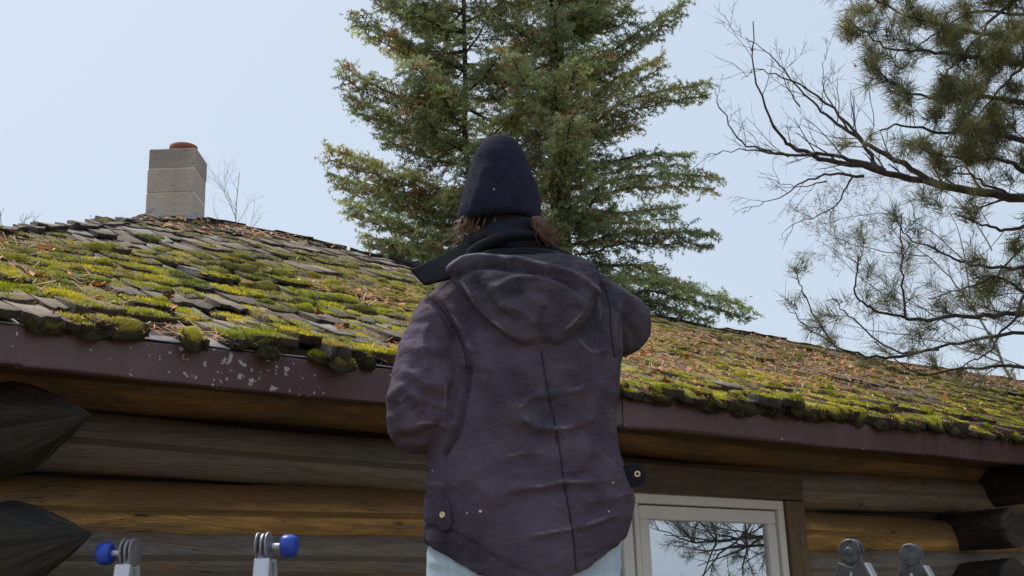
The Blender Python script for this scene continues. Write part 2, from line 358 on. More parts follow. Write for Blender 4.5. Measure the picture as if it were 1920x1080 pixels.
bp = n_.new('ShaderNodeBump'); bp.inputs['Distance'].default_value = .01; bp.inputs['Strength'].default_value = .35; l_.new(NZ(4, 2), bp.inputs['Height']); l_.new(bp.outputs[0], b_.inputs['Normal'])
fa = MB(); FH = .105
M['drip'] = mat('bare_flashing', (.42, .42, .45), .4, metal=.3, c2=(.3, .29, .31), scale=20)
def trim(u0, u1, off, dz):
    us = np.linspace(u0, u1, max(8, int((u1-u0)/.04)))
    prof = [(.0, .004, 0), (-.012, .000, 0), (-.014, -.006, 0), (-.012, -FH*.5, 0), (-.010, -FH, 0), (-.016, -FH-.006, 0), (.01, -FH-.008, 0)]
    rings = []; C = []
    for u in us:
        w1 = .0015*math.sin(u*3.1)+.001*math.sin(u*11)+dz
        P = E0+U*u
        rings.append([arr(P+NH*(a-off)+ZU*(b+w1+(.0025*math.sin(u*5+1) if b < -.05 else 0))) for a, b, _ in prof])
        px = u
        zn = math.exp(-((u-uz0)/.30)**4)*1.0+.12
        C.append([[zn, 0, 0]]*len(prof))
    V = np.array(rings).reshape(-1, 3); m = len(prof); i = np.arange(len(us)-1)[:, None]; j = np.arange(m-1)[None]
    F = np.stack([i*m+j, i*m+j+1, (i+1)*m+j+1, (i+1)*m+j], -1).reshape(-1, 4)
    fa.add(V, F, np.array(C).reshape(-1, 3))
uz0 = (hit(450, 700, E0, NH)-E0).dot(U)
uj = (hit(28, 640, E0, NH)-E0).dot(U); uj2 = (hit(1170, 760, E0, NH)-E0).dot(U); uj3 = (hit(1420, 790, E0, NH)-E0).dot(U)
trim(UA, uj+.02, .004, .004); trim(uj, uj2, .0, 0); trim(uj2-.02, UB, .003, -.003)
fa.build('fascia', fm, roof)
dr = MB(); P0 = RP(UA, -.012, .008)
box(dr, E0+U*UA-NH*.013+ZU*.0065, U*(UB-UA), (NH+ZU*SL*.9)*.14, ZU*.003, bev=0)
dr.build('drip_edge', M['drip'], roof)
# ---------------------------------------------------------------- shakes
SHK = []; sk = MB(); EXP = .19; tops = []
UL, UR = -.9, 8.6
def shake(u, v, wd, ln, th, lift, yaw, cc):
    # wedge: thick butt at its lower end v, thin head up-slope
    nx = 5; xs = np.linspace(-wd/2, wd/2, nx+1); jag = rng.normal(0, .012, nx+1); V = []
    cy, sy = math.cos(yaw), math.sin(yaw); tz = rng.normal(0, .004)
    for (vv, zt_, zb_) in ((0, lift+th, lift), (.35*ln, .55*(lift+th)+.008, .3*lift), (ln, .006, -.01)):
        for k, x in enumerate(xs):
            y = vv+(jag[k] if vv == 0 else 0); a = u+x*cy-y*sy; b = v+x*sy+y*cy; cup = (x/wd*2)**2*.004*(1 if vv < ln else 0)
            for zz in (zt_+cup+tz*x*8/wd*.1, zb_+cup): V.append((a, b, zz))
    V = np.array(V); W = np.array(arr(E0))+V[:, :1]*arr(U)+V[:, 1:2]*arr(VV)+V[:, 2:]*arr(NN)
    F = []; m = nx+1
    for r_ in range(2):
        for k in range(nx):
            a = (r_*m+k)*2; b = a+2; c = ((r_+1)*m+k)*2; d = c+2
            F += [[a, b, d, c], [a+1, c+1, d+1, b+1]]
        a = (r_*m)*2; c = ((r_+1)*m)*2; F.append([a, c, c+1, a+1]); a = (r_*m+nx)*2; c = ((r_+1)*m+nx)*2; F.append([a, a+1, c+1, c])
    for k in range(nx): a = k*2; F.append([a, a+1, a+3, a+2])
    cv = np.tile(np.asarray(cc, float), (len(W), 1)); cv[1:2*m:2] *= .10; cv[0:2*m:2] *= .32; sk.add(W, F, cv)  # butt darkened, most at its lower edge: shade between courses put into the colour
v = -.035; row = 0; ub0 = (hit(235, 640, E0, NH)-E0).dot(U); ub1 = (hit(490, 660, E0, NH)-E0).dot(U)
while v < 8.2:
    u = UL+random.random()*.1
    while u < UR:
        wd = random.uniform(.06, .16); uc = u+wd/2; vm = vmax(uc)
        if v < vm-.03:
            nearE = max(0, 1-v/.5); low = v/vm
            jit = random.gauss(0, .014)+ (random.uniform(-.03, .05) if row < 2 else 0)
            g0 = random.uniform(.75, 1.25); t = random.random()
            base = np.array([.29, .225, .17]) if t < .45 else (np.array([.16, .115, .08]) if t < .88 else np.array([.34, .33, .29]))
            miss = random.random() < ((.7 if row == 0 else .3) if row < 2 and (ub1 > uc > ub0) else .04)
            if not miss:
                ln = min(.46, vm-v-jit+.02); th_ = random.uniform(.013, .026)*(1+.6*nearE)*(1-.25*low); lf_ = random.uniform(.001, .008)+abs(random.gauss(0, .008))*(1+nearE)
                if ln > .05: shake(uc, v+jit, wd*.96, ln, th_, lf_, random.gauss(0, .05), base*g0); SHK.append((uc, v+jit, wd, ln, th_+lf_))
        u += wd+random.uniform(0, .008)
    v += EXP*random.uniform(.9, 1.1); row += 1
tops = row
# ridge caps
for k in range(len(us)): pass
uu = UL
while uu < UR:
    wd = random.uniform(.14, .26); vm = vmax(uu); 
    sl_ = (vmax(uu+.1)-vmax(uu-.1))/.2
    g0 = random.uniform(.5, 1.1)
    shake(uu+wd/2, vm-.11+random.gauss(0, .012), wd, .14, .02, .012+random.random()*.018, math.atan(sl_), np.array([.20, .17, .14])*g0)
    uu += wd*.9
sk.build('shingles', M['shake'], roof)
# ---------------------------------------------------------------- moss: cushions with a nap of tiny leaves
ms = MB(); GU = np.array([[.76, .70, .035], [.54, .56, .04], [.86, .74, .06], [.32, .37, .04], [.78, .58, .13], [.60, .54, .14]])
def uvh(Q): return arr(E0)+Q[:, :1]*arr(U)+Q[:, 1:2]*arr(VV)+Q[:, 2:]*arr(NN)
TH = np.linspace(0, 2*math.pi, 14, endpoint=False)
def D_(u, v): return RP(u, v).y
def density(u, v):
    vm = vmax(u); t = v/vm
    p = fbm(np.array([[u*1.3, v*2.0, 3.1]]), 5)[0]; d = 1.08+1.15*p+(.30 if u > 2.6 else 0)*max(0, 1-v/vm)
    d *= np.clip((1.75 if u > 3 else 1.45)-t*1.4, .06, 1)
    return d
ci = 0
def cushion(u, v, a, b, h, hang, col, blades, z0=.014):
    global ci
    ci += 1
    rings = []; nr = 5
    for k in range(nr+1):
        q = k/nr; rr = math.cos(q*math.pi/2*.96) if k else 1.06; zz = h*math.sin(q*math.pi/2)
        x = a*rr*np.cos(TH); y = b*rr*np.sin(TH)
        P = np.stack([u+x, v+y, np.full(14, zz)], -1)
        nz = fbm(np.stack([P[:, 0]*26, P[:, 1]*26, P[:, 2]*26+ci], -1), ci % 50, 2)
        P[:, 0] += a*.22*nz*(1 if k < nr else 0); P[:, 1] += b*.25*nz; P[:, 2] += h*.30*nz*(k > 0)
        lo = np.clip(-(P[:, 1]-v)/b, 0, 1); P[:, 2] -= lo*hang*(1-q*.6)
        P[:, 2] += z0
        rings.append(uvh(P))
    cc = col*rng.uniform(.75, 1.15); b0 = len(ms.C); loft(ms, rings, cc*.36, smooth=True); ms.C[b0][:14*3] = np.array([.045, .038, .022])  # body darkened, lower rings near-black: shade painted into the cushion
    # nap
    N = blades
    q = rng.uniform(0, 1, N)**.75; th = rng.uniform(0, 6.283, N); rr = np.sqrt(q)
    x = a*rr*np.cos(th); y = b*rr*np.sin(th); zz = h*np.sqrt(np.clip(1-rr**2, 0, 1))
    lo = np.clip(-y/b, 0, 1); zz = zz-lo*hang*rr+z0
    nz = fbm(np.stack([(u+x)*26, (v+y)*26, zz*26+ci], -1), ci % 50, 2); zz += h*.3*nz*(1-rr**2)
    B = np.stack([u+x, v+y, zz-.004], -1)
    d = np.stack([x/a*.9+rng.normal(0, .45, N), y/b*.9+rng.normal(0, .45, N), .8+rng.uniform(0, .4, N)], -1); d /= np.linalg.norm(d, axis=1)[:, None]
    L = rng.uniform(.006, .013, N)[:, None]; s_ = np.stack([rng.normal(0, 1, N), rng.normal(0, 1, N), rng.normal(0, .3, N)], -1); s_ /= np.linalg.norm(s_, axis=1)[:, None]
    wv = .0028
    V = np.stack([B-s_*wv, B+s_*wv, B+d*L+s_*.0008], 1).reshape(-1, 3)
    old = np.clip(2.2*lo*rr-.45, 0, 1)[:, None]; c = (cc[None]*(1-old)+np.array([.045, .045, .02])*old)*rng.uniform(.6, 1.35, (N, 1)); c = np.repeat(c, 3, 0); c[2::3] *= 1.15; c[2::3, 0] *= 1.05  # old weights the shade painted into the lower front blades
    ms.add(uvh(V), np.arange(3*N).reshape(-1, 3), c)
nc = 0
def nap(B, d, L, cc, wv=.0026):
    N = len(B); s_ = np.stack([rng.normal(0, 1, N), rng.normal(0, 1, N), rng.normal(0, .3, N)], -1); s_ /= np.linalg.norm(s_, axis=1)[:, None]; d = d/np.linalg.norm(d, axis=1)[:, None]
    V = np.stack([B-s_*wv, B+s_*wv, B+d*L[:, None]+s_*.0009], 1).reshape(-1, 3); c = np.repeat(cc*rng.uniform(.6, 1.35, (N, 1)), 3, 0); ms.add(uvh(V), np.arange(3*N).reshape(-1, 3), c)
for (uc, v0, wd, ln, hb) in SHK:                     # moss grows on the exposed face of each shake and stops at its butt, which is painted dark as shade
    if uc < -.6 or uc > 8.1 or v0 < -.2: continue
    vm = vmax(uc); t = v0/vm; d = density(uc, v0)
    if rng.uniform() > d*1.0+.10+(.2 if uc < 1.8 and v0 < 1.4 else 0): continue
    D = D_(uc, v0); zt = lambda y: np.interp(y, [0, .16, .46], [hb, .55*hb+.008, .006])
    j = rng.integers(0, 6) if rng.uniform() < .5 else (0, 2, 1)[rng.integers(0, 3)]; fade = np.clip(1.2-t*.9, .4, 1); col = GU[j]*fade+(1-fade)*np.array([.30, .26, .17])
    full = np.clip(d, .3, 1); N = int(np.clip(wd*.19*52000*(3.3/D)**2*full, 60, 1500))
    x = rng.uniform(-.5, .5, N)*wd; y = rng.uniform(-.004, .19, N)
    pt = fbm(np.stack([(uc+x)*22, (v0+y)*22, x*0], -1), 31, 2); kp = pt > -1.0*full+.15; x, y, pt = x[kp], y[kp], pt[kp]; N = len(x)
    if N:
        c = col[None]*(1+.35*pt[:, None])*np.where(y[:, None] < .008, .45, 1)  # blades along the butt edge darkened, painted shade too
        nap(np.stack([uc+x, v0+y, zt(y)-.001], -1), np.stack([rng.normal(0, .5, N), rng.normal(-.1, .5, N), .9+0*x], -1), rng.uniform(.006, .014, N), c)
    for _ in range(1+int(rng.uniform(0, 3.4)*full)):
        a = rng.uniform(.018, .05); b = rng.uniform(.025, .055); y = rng.uniform(.25*b, .15); h = rng.uniform(.007, .020)*(1 if v0 < 2 else .75); x = rng.uniform(-.45, .45)*wd
        big = rng.uniform() < .17 and v0 < 2.4
        if big: a *= 1.6; b *= 1.1; h *= 1.5; y = b*.6
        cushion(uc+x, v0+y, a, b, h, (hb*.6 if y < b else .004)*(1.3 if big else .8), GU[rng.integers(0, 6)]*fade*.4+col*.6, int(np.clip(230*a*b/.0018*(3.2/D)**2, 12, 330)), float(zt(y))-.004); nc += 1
# thick dark fringe of moss hanging along the eave
u = -.5
while u < 8:
    bare = ub0 < u < ub1 and random.random() < .8
    lump = .5+.5*fbm(np.array([[u*4, 2.2, 0]]), 9, 2)[0]
    if not bare and random.random() < .35+.9*lump:
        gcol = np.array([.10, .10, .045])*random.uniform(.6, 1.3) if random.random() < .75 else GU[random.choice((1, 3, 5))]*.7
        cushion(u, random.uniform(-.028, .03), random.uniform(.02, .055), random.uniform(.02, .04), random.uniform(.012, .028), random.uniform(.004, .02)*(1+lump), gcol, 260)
    u += random.uniform(.016, .04)
print('cushions', nc, 'moss verts', ms.n)
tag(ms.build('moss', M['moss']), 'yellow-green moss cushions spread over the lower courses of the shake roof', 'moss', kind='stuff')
# ---------------------------------------------------------------- needle litter and fallen leaves
lt = MB(); N = 60000
u = rng.uniform(-.5, 8.0, N); v = rng.uniform(0, 1, N)**1.4*vmax(u)*.98-.02
pn = fbm(np.stack([u*1.1, v*1.5, u*0], -1), 21, 2)+.45*np.clip((u-2)/1.5, -.3, 1)
k = rng.uniform(-.25, 1.6, N) < pn; u, v = u[k], v[k]; N = len(u)
an = rng.uniform(0, math.pi, N); L = rng.uniform(.02, .055, N); z0 = rng.uniform(.025, .048, N); tl = rng.normal(0, .10, N)
d = np.stack([np.cos(an), np.sin(an), tl], -1)*L[:, None]; s_ = np.stack([-np.sin(an), np.cos(an), an*0], -1)*.0011*(1+v[:, None]*.35)
B = np.stack([u, v, z0], -1); V = np.stack([B-d-s_, B-d+s_, B+d+s_, B+d-s_], 1).reshape(-1, 3)
pal = np.array([[.60, .30, .15], [.66, .42, .24], [.50, .22, .12], [.72, .55, .38], [.35, .2, .13]]); c = np.repeat(pal[rng.integers(0, 5, N)]*rng.uniform(.7, 1.2, (N, 1)), 4, 0)
lt.add(uvh(V), np.arange(4*N).reshape(-1, 4), c)
# broken crumbs of leaf
N = 16000; u = rng.uniform(-.5, 8.0, N); v = rng.uniform(0, 1, N)**1.1*vmax(u)*.95
pn = fbm(np.stack([u*1.1, v*1.5, u*0], -1), 21, 2)+.45*np.clip((u-2)/1.5, -.4, 1); k = rng.uniform(-.2, 1.5, N) < pn; u, v = u[k], v[k]; N = len(u)
r_ = (rng.uniform(.006, .019, N)*(1+.5*(rng.uniform(0, 1, N) < .12)))[:, None]; B = np.stack([u, v, rng.uniform(.024, .045, N)], -1)
a = rng.normal(0, 1, (N, 3)); a[:, 2] *= .35; a /= np.linalg.norm(a, axis=1)[:, None]; b = rng.normal(0, 1, (N, 3)); b[:, 2] *= .5; b /= np.linalg.norm(b, axis=1)[:, None]
V = np.stack([B-a*r_, B+b*r_*.7, B+a*r_, B-b*r_*.6], 1).reshape(-1, 3); pal = np.array([[.80, .30, .09], [.66, .36, .16], [.58, .18, .08], [.70, .48, .3]])
lt.add(uvh(V), np.arange(4*N).reshape(-1, 4), np.repeat(pal[rng.integers(0, 4, N)]*rng.uniform(.7, 1.2, (N, 1)), 4, 0))
tag(lt.build('needle_litter', M['litter']), 'brown pine needles and leaf crumbs strewn over the moss and shakes', 'litter', kind='stuff')
def leaf_mesh():
    mb = MB(); pts = []
    for k in range(22):
        t = k/22*2*math.pi; r = .042*(.55+.45*abs(math.cos(2.5*t)))*(1+.12*math.sin(9*t))
        pts.append((r*math.cos(t), r*.8*math.sin(t), .010*math.cos(2*t)+.012*(r/.05)**2))
    V = np.array([(0, 0, 0)]+pts); F = [[0, 1+k, 1+(k+1) % 22] for k in range(22)]
    mb.add(V, F, smooth=True); mb.add(np.array([[-.04, -.001, .01], [-.04, .001, .01], [-.085, .001, .02], [-.085, -.001, .02]]), [[0, 1, 2, 3]])
    return mb
lp = leaf_mesh().build('fallen_leaf', M['leaf'])
leafs = [(635, 612, 'orange fallen leaf lying on moss just left of the jacket sleeve, above the eave'), (487, 578, 'pale orange fallen leaf caught upright in bright moss left of the jacket'), (600, 588, 'tan fallen leaf on moss between two other leaves left of the jacket')]
G = 'fallen leaves on the mossy roof'
allv = [(x, y, l) for x, y, l in leafs]
for _ in range(16): allv.append((random.uniform(1190, 1560), None, 'curled rust-red fallen leaf in the litter on the roof right of the jacket'))
for _ in range(8): allv.append((random.uniform(1600, 1900), None, 'small rusty fallen leaf on the far right part of the mossy roof'))
for _ in range(7): allv.append((random.uniform(30, 440), None, 'brown fallen leaf among the moss on the left part of the roof'))
for k, (x, y, l) in enumerate(allv):
    if y is None:
        ye = np.interp(x, [0, 1920], [611, 829]); yr = np.interp(x, [p[0] for p in ridge_px], [p[1] for p in ridge_px]); y = ye-(ye-yr)*random.uniform(.12, .62)
    p = hit(x, y, E0+NN*.045, NN); o = lp if k == 0 else lp.copy()
    if k: COL.objects.link(o)
    mrot = Matrix((U, VV, NN)).transposed().to_4x4() @ Matrix.Rotation(random.uniform(0, 6.28), 4, 'Z') @ Matrix.Rotation(random.uniform(-.9, .9), 4, 'X') @ Matrix.Rotation(random.uniform(-.5, .5), 4, 'Y')
    s = random.uniform(.35, .68); o.matrix_world = Matrix.Translation(p) @ mrot @ Matrix.Scale(s, 4); tag(o, l, 'leaf', G)
# ---------------------------------------------------------------- chimney
cb = hit(329, 414, E0, NN); CD = cb.y-.05
def chp(px, py): return at(px, py, CD)
xl, xr = chp(273.5, 400).x, chp(363, 400).x; ztp = chp(300, 279).z; zbt = cb.z-.5; cw = xr-xl; dep = cw*.92
cm = bpy.data.materials.new('chimney_block'); cm.use_nodes = True; n_ = cm.node_tree.nodes; l_ = cm.node_tree.links; b_ = n_['Principled BSDF']; tc = n_.new('ShaderNodeTexCoord')
av = n_.new('ShaderNodeVertexColor'); av.layer_name = 'Col'
base = MC(MRn(NZ(3, 7), .35, .65), (.58, .50, .43), (.42, .37, .33)); base = MC(MRn(NZ(9, 5, (1, 1, .25)), .5, .7, 0, .6), base, (.37, .33, .29))
k_ = n_.new('ShaderNodeMix'); k_.data_type = 'RGBA'; k_.blend_type = 'MULTIPLY'; k_.inputs[0].default_value = 1; l_.new(base, k_.inputs[6]); l_.new(av.outputs[0], k_.inputs[7]); l_.new(k_.outputs[2], b_.inputs['Base Color'])
b_.inputs['Roughness'].default_value = .95; bp = n_.new('ShaderNodeBump'); bp.inputs['Distance'].default_value = .012; l_.new(NZ(30, 6), bp.inputs['Height']); l_.new(bp.outputs[0], b_.inputs['Normal'])
zs = [chp(300, y).z for y in (279, 317, 362, 408)]; zs.append(zbt); tint = [(.72, .7, .7), (.95, .9, .88), (1.02, 1, .95), (1.1, 1.1, 1.1)]
chm = MB()
for k in range(4):
    o = Vector((xl+random.uniform(-.004, .004), CD-dep*0, zs[k+1]+.012)); e = random.uniform(-.003, .003)
    box(chm, Vector((xl+e, CD+e, zs[k+1]+.004)), Vector((cw, 0, 0)), Vector((0, dep, 0)), ZU*(zs[k]-zs[k+1]-.004), tint[k], bev=.004)
mc = MB(); box(mc, Vector((xl+.003, CD+.003, zbt)), Vector((cw-.006, 0, 0)), Vector((0, dep-.006, 0)), ZU*(ztp-.01-zbt), (1.5, 1.4, 1.3))
chim = chm.build('chimney', cm, cabin); mc.build('mortar', cm, chim)
M['terra'] = mat('terracotta', (.33, .10, .06), .8, c2=(.24, .08, .055), scale=10)
fp = MB(); cx, cy = xl+cw*.62, CD+dep*.42; th = np.linspace(0, 6.283, 28, endpoint=False)
prof = [(.14, -.05), (.145, .03), (.155, .035), (.155, .075), (.13, .08), (.12, .07), (.12, -.04)]
sc = cw/.52
loft(fp, [np.stack([cx+r*sc*np.cos(th), cy+r*sc*np.sin(th), np.full(28, ztp+zz*sc*1.25)], -1) for r, zz in prof], cap=True); fp.build('flue_pot', M['terra'], chim)
# flashing and mortar at the chimney foot
fl = MB(); P = []
M['flash'] = mat('patched_mortar', (.42, .42, .42), .8, c2=(.25, .27, .30), scale=14)
nx, nz_ = 30, 12
for q in range(1):
    gx_, gz_ = np.meshgrid(np.linspace(0, 1, nx), np.linspace(0, 1, nz_)); zb_ = chp(300, 424).z
    h_ = .035+.035*(1+fbm(np.stack([gx_*5, gx_*0, gx_*0], -1), 7, 2)); X_ = xl-.01+gx_*(cw+.02); Z_ = zb_+gz_*h_
    Y_ = CD-.004-.03*(1-gz_)**1.5-.008*fbm(np.stack([gx_*12, gz_*4, gx_*0], -1), 5, 2); i_, j_ = np.meshgrid(np.arange(nz_-1), np.arange(nx-1), indexing='ij'); q0 = (i_*nx+j_).ravel()
    fl.add(np.stack([X_, Y_, Z_], -1).reshape(-1, 3), np.stack([q0, q0+1, q0+nx+1, q0+nx], -1), smooth=True)
fl.build('mortar_patch', M['flash'], chim)
print('chimney', CD, cw)
# ---------------------------------------------------------------- conifers
class Tree:
    def __init__(s): s.w = MB(); s.f = MB(); s.shoots = []
def needles(mb, A, B, per, ln, wd, cols, sp=.9, rnd=.35):
    # A, B: shoot start / end arrays; per needles each
    n = len(A); T = B-A; Lh = np.linalg.norm(T, axis=1)[:, None]+1e-9; T = T/Lh
    A = np.repeat(A, per, 0); T = np.repeat(T, per, 0); Lr = np.repeat(Lh, per, 0); C = np.repeat(cols, per, 0); N = len(A)
    t = rng.uniform(0, 1, (N, 1)); r = rng.normal(0, 1, (N, 3)); r -= T*np.sum(r*T, 1)[:, None]; r /= np.linalg.norm(r, axis=1)[:, None]+1e-9
    d = T*rng.uniform(.35, .9, (N, 1))+r*sp+rng.normal(0, rnd*.3, (N, 3)); d /= np.linalg.norm(d, axis=1)[:, None]
    s_ = np.cross(d, rng.normal(0, 1, (N, 3))); s_ /= np.linalg.norm(s_, axis=1)[:, None]+1e-9
    b = A+T*Lr*t; L = ln*rng.uniform(.6, 1.2, (N, 1)); v = np.stack([b-s_*wd, b+s_*wd, b+d*L+s_*wd*.5, b+d*L-s_*wd*.5], 1).reshape(-1, 3)
    C = C*rng.uniform(.7, 1.3, (N, 1)); mb.add(v, np.arange(4*N).reshape(-1, 4), np.repeat(C, 4, 0))
GS = np.array([[.42, .46, .22], [.32, .37, .19], [.55, .56, .25], [.25, .30, .17], [.40, .45, .23]])
BR = np.array([.42, .26, .13])
def spruce_branch(T, P, r0, seclen, dead=0., dens=1.0, tone=None):
    tone = tone or random.uniform(.6, 1.3); bp_ = GS[random.randrange(5)]; P = np.asarray(P); tube(T.w, P, np.linspace(r0, .006, len(P)), 5, cap=False)
    seg = np.diff(P, axis=0); L = np.linalg.norm(seg, axis=1); cum = np.concatenate([[0], np.cumsum(L)]); tot = cum[-1]
    s = tot*.12; side = 1
    while s < tot:
        i = min(np.searchsorted(cum, s)-1, len(seg)-1); i = max(i, 0); p = P[i]+seg[i]*((s-cum[i])/L[i]); t = seg[i]/L[i]
        up = np.array([0, 0, 1.]); lat = np.cross(t, up); lat /= np.linalg.norm(lat)+1e-9
        f = s/tot; sl = seclen*1.15*(1-.70*f)*random.uniform(.55, 1.1)*(.6+.4*min(1, f*4))
        ang = random.uniform(.7, 1.15); d = t*math.cos(ang)+lat*side*math.sin(ang)+up*random.gauss(-.12, .28); d /= np.linalg.norm(d)
        q = p+d*sl+np.array([0, 0, -.10*sl]); 
        tube(T.w, [p, (p+q)/2+np.array([0, 0, .02]), q], [.006, .004, .002], 3, cap=False)
        isdead = random.random() < dead; pal = BR*random.uniform(.7, 1.3) if isdead else (bp_*.7+GS[random.randrange(5)]*.3)*random.uniform(.85, 1.15)*tone
        T.shoots.append((p+(q-p)*.15, q, pal))
        m = int(sl/.045)+1
        for k in range(m):
            u = (k+.5)/m; b = p+(q-p)*u; tl = np.cross(d, up)*random.choice((-1, 1)); tl /= np.linalg.norm(tl)+1e-9
            e = d*.6+tl*.8+up*random.gauss(-.1, .35); e /= np.linalg.norm(e); ll = random.uniform(.07, .19)*(1.15-u*.6)
            T.shoots.append((b, b+e*ll, pal*random.uniform(.75, 1.25)))
        s += random.uniform(.035, .07)/dens; side *= -1
SP = Tree(); DS = 14.0
base = at(1045, 560, DS); bx = base.x
tp = catmull([Vector((bx, DS, 0)), Vector((bx, DS, 4)), at(1050, 300, DS), at(1040, 60, DS), Vector((bx-.05, DS, 13))], 5)
tube(SP.w, tp, np.interp(tp[:, 2], [0, 6, 13], [.24, .13, .03]), 10)
t2 = catmull([at(960, 560, DS+.1), at(880, 330, DS), at(872, 120, DS-.1), at(868, -80, DS-.1), at(865, -300, DS)], 5); tube(SP.w, t2, np.linspace(.045, .015, len(t2)), 8)
key = [  # start px, mid px, tip px, tip depth offset
 ((1045, 190), (1150, 95), (1282, 4), -.4, .55), ((1060, 290), (1170, 190), (1328, 156), -.5, .55), ((1055, 240), (1130, 170), (1240, 105), .3, .5), ((1050, 400), (1180, 330), (1342, 332), -.6, .5), ((1060, 340), (1160, 300), (1290, 290), .2, .4),
 ((1050, 470), (1180, 435), (1334, 438), -.6, .55), ((1060, 500), (1190, 500), (1300, 540), .4, .5), ((1060, 540), (1220, 525), (1405, 578), -.5, .5), ((1070, 580), (1180, 560), (1330, 600), .2, .5), ((1060, 430), (1140, 400), (1270, 390), .5, .5),
 ((870, 130), (760, 80), (662, 25), -.4, .55), ((872, 60), (780, 30), (700, -20), .2, .5), ((872, 240), (760, 190), (640, 125), -.6, .6), ((875, 280), (740, 230), (655, 175), .3, .55), ((890, 380), (760, 330), (615, 278), -.6, .6), ((900, 420), (760, 380), (628, 330), .3, .6),
 ((920, 480), (780, 430), (650, 380), -.2, .6), ((930, 520), (800, 480), (690, 440), -.5, .6), ((960, 560), (820, 520), (700, 480), .2, .6), ((960, 600), (820, 560), (720, 520), -.4, .6), ((870, 180), (800, 110), (740, 60), .5, .5),
 ((1040, 60), (1130, -10), (1220, -60), .2, .6), ((1040, 100), (1100, 40), (1190, 20), -.6, .5), ((870, -20), (780, -60), (690, -90), 0, .6), ((1000, 560), (1080, 540), (1200, 590), -.6, .5), ((1000, 610), (1130, 620), (1300, 640), -.3, .5), ((980, 620), (800, 600), (650, 560), -.3, .5)]
for a, m, b, dd, sl in key:
    P = catmull([at(*a, DS), at(*m, DS+dd*.5), at(*b, DS+dd)], 7)
    P[1:-1] += rng.normal(0, .015, (len(P)-2, 3))
    spruce_branch(SP, P, .028, sl*.72, dead=.20 if b[0] < 900 and b[1] < 330 else .04, dens=2.0)
    P2 = P+np.array([0, .12, -.10]); P2[0] = P[0]; spruce_branch(SP, P2, .012, sl*.6, dead=.1, dens=1.2)
def Rz(z): return np.interp(z, [2, 4, 6, 8, 10, 12.6], [2.3, 2.25, 2.05, 1.85, 1.3, .25])
z = 2.4
while z < 12.6:
    near = 1
    for _ in range(3):
        a = random.uniform(0, 6.283); L = Rz(z)*random.uniform(.5, 1.0)*.86
        tx = np.interp(z, tp[:, 2], tp[:, 0]); ty = DS
        if random.random() < .42 and z > 4: tx = np.interp(z, t2[:, 2], t2[:, 0]); L *= .8
        elif math.cos(a) > .1: L *= .62
        dx, dy = math.cos(a), math.sin(a); up = random.uniform(.05, .4)
        if dy > .5 and random.random() < .4: continue
        P = catmull([np.array([tx, ty, z]), np.array([tx+dx*L*.5, ty+dy*L*.5, z+L*up*.35-.05*L]), np.array([tx+dx*L, ty+dy*L, z+L*up*.75])], 6)
        spruce_branch(SP, P, .022, .50, dead=.18 if (dx < -.2 and z > 6) else .035, dens=1.6)
    z += .195
z = 3.2
while z < 9.5:
    for (tt, L0) in ((tp, .95), (t2, .85)):
        a = random.uniform(-2.6, -.55); L = L0*random.uniform(.7, 1.25); tx = np.interp(z, tt[:, 2], tt[:, 0]); dx, dy = math.cos(a), math.sin(a)
        if tt is t2 and z < 4.4: continue
        P = catmull([np.array([tx, DS, z]), np.array([tx+dx*L*.5, DS+dy*L*.5, z+.03]), np.array([tx+dx*L, DS+dy*L, z+L*.18])], 5)
        spruce_branch(SP, P, .018, .42, dead=.08, dens=1.6)
    z += .27
print('shoots', len(SP.shoots))
A = np.array([s[0] for s in SP.shoots]); B = np.array([s[1] for s in SP.shoots]); C = np.array([s[2] for s in SP.shoots])
needles(SP.f, A, B, 16, .036, .005, C)
sp = empty('spruce_tree', (bx, DS, 0), 'tall dense olive-green spruce with spreading branches rising behind the roof and the person', 'tree')
SP.w.build('trunk', M['bark'], sp); SP.f.build('crown', M['needle'], sp)
# small young conifer far behind the roof on the spruce's left
T = Tree(); ycx = at(640, 470, 20.0); tube(T.w, [(ycx.x, 20, 0), (ycx.x, 20, ycx.z+.1)], [.1, .01], 6)
z = 2.0
while z < ycx.z+.1:
    for _ in range(2):
        a = random.uniform(0, 6.283); L = .15+.62*(ycx.z+.15-z)**.6
        spruce_branch(T, catmull([np.array([ycx.x, 20, z]), np.array([ycx.x+math.cos(a)*L*.5, 20+math.sin(a)*L*.5, z+.02]), np.array([ycx.x+math.cos(a)*L, 20+math.sin(a)*L, z+.12*L])], 4), .012, .35, dens=.8)
    z += .2
A = np.array([s[0] for s in T.shoots]); B = np.array([s[1] for s in T.shoots]); C = np.array([s[2] for s in T.shoots])*1.25
needles(T.f, A, B, 8, .035, .005, C)
e = empty('young_conifer', (ycx.x, 20, 0), 'pale top of a young conifer just showing over the roof left of the big spruce', 'tree'); T.w.build('trunk', M['bark'], e); T.f.build('crown', M['needle'], e)
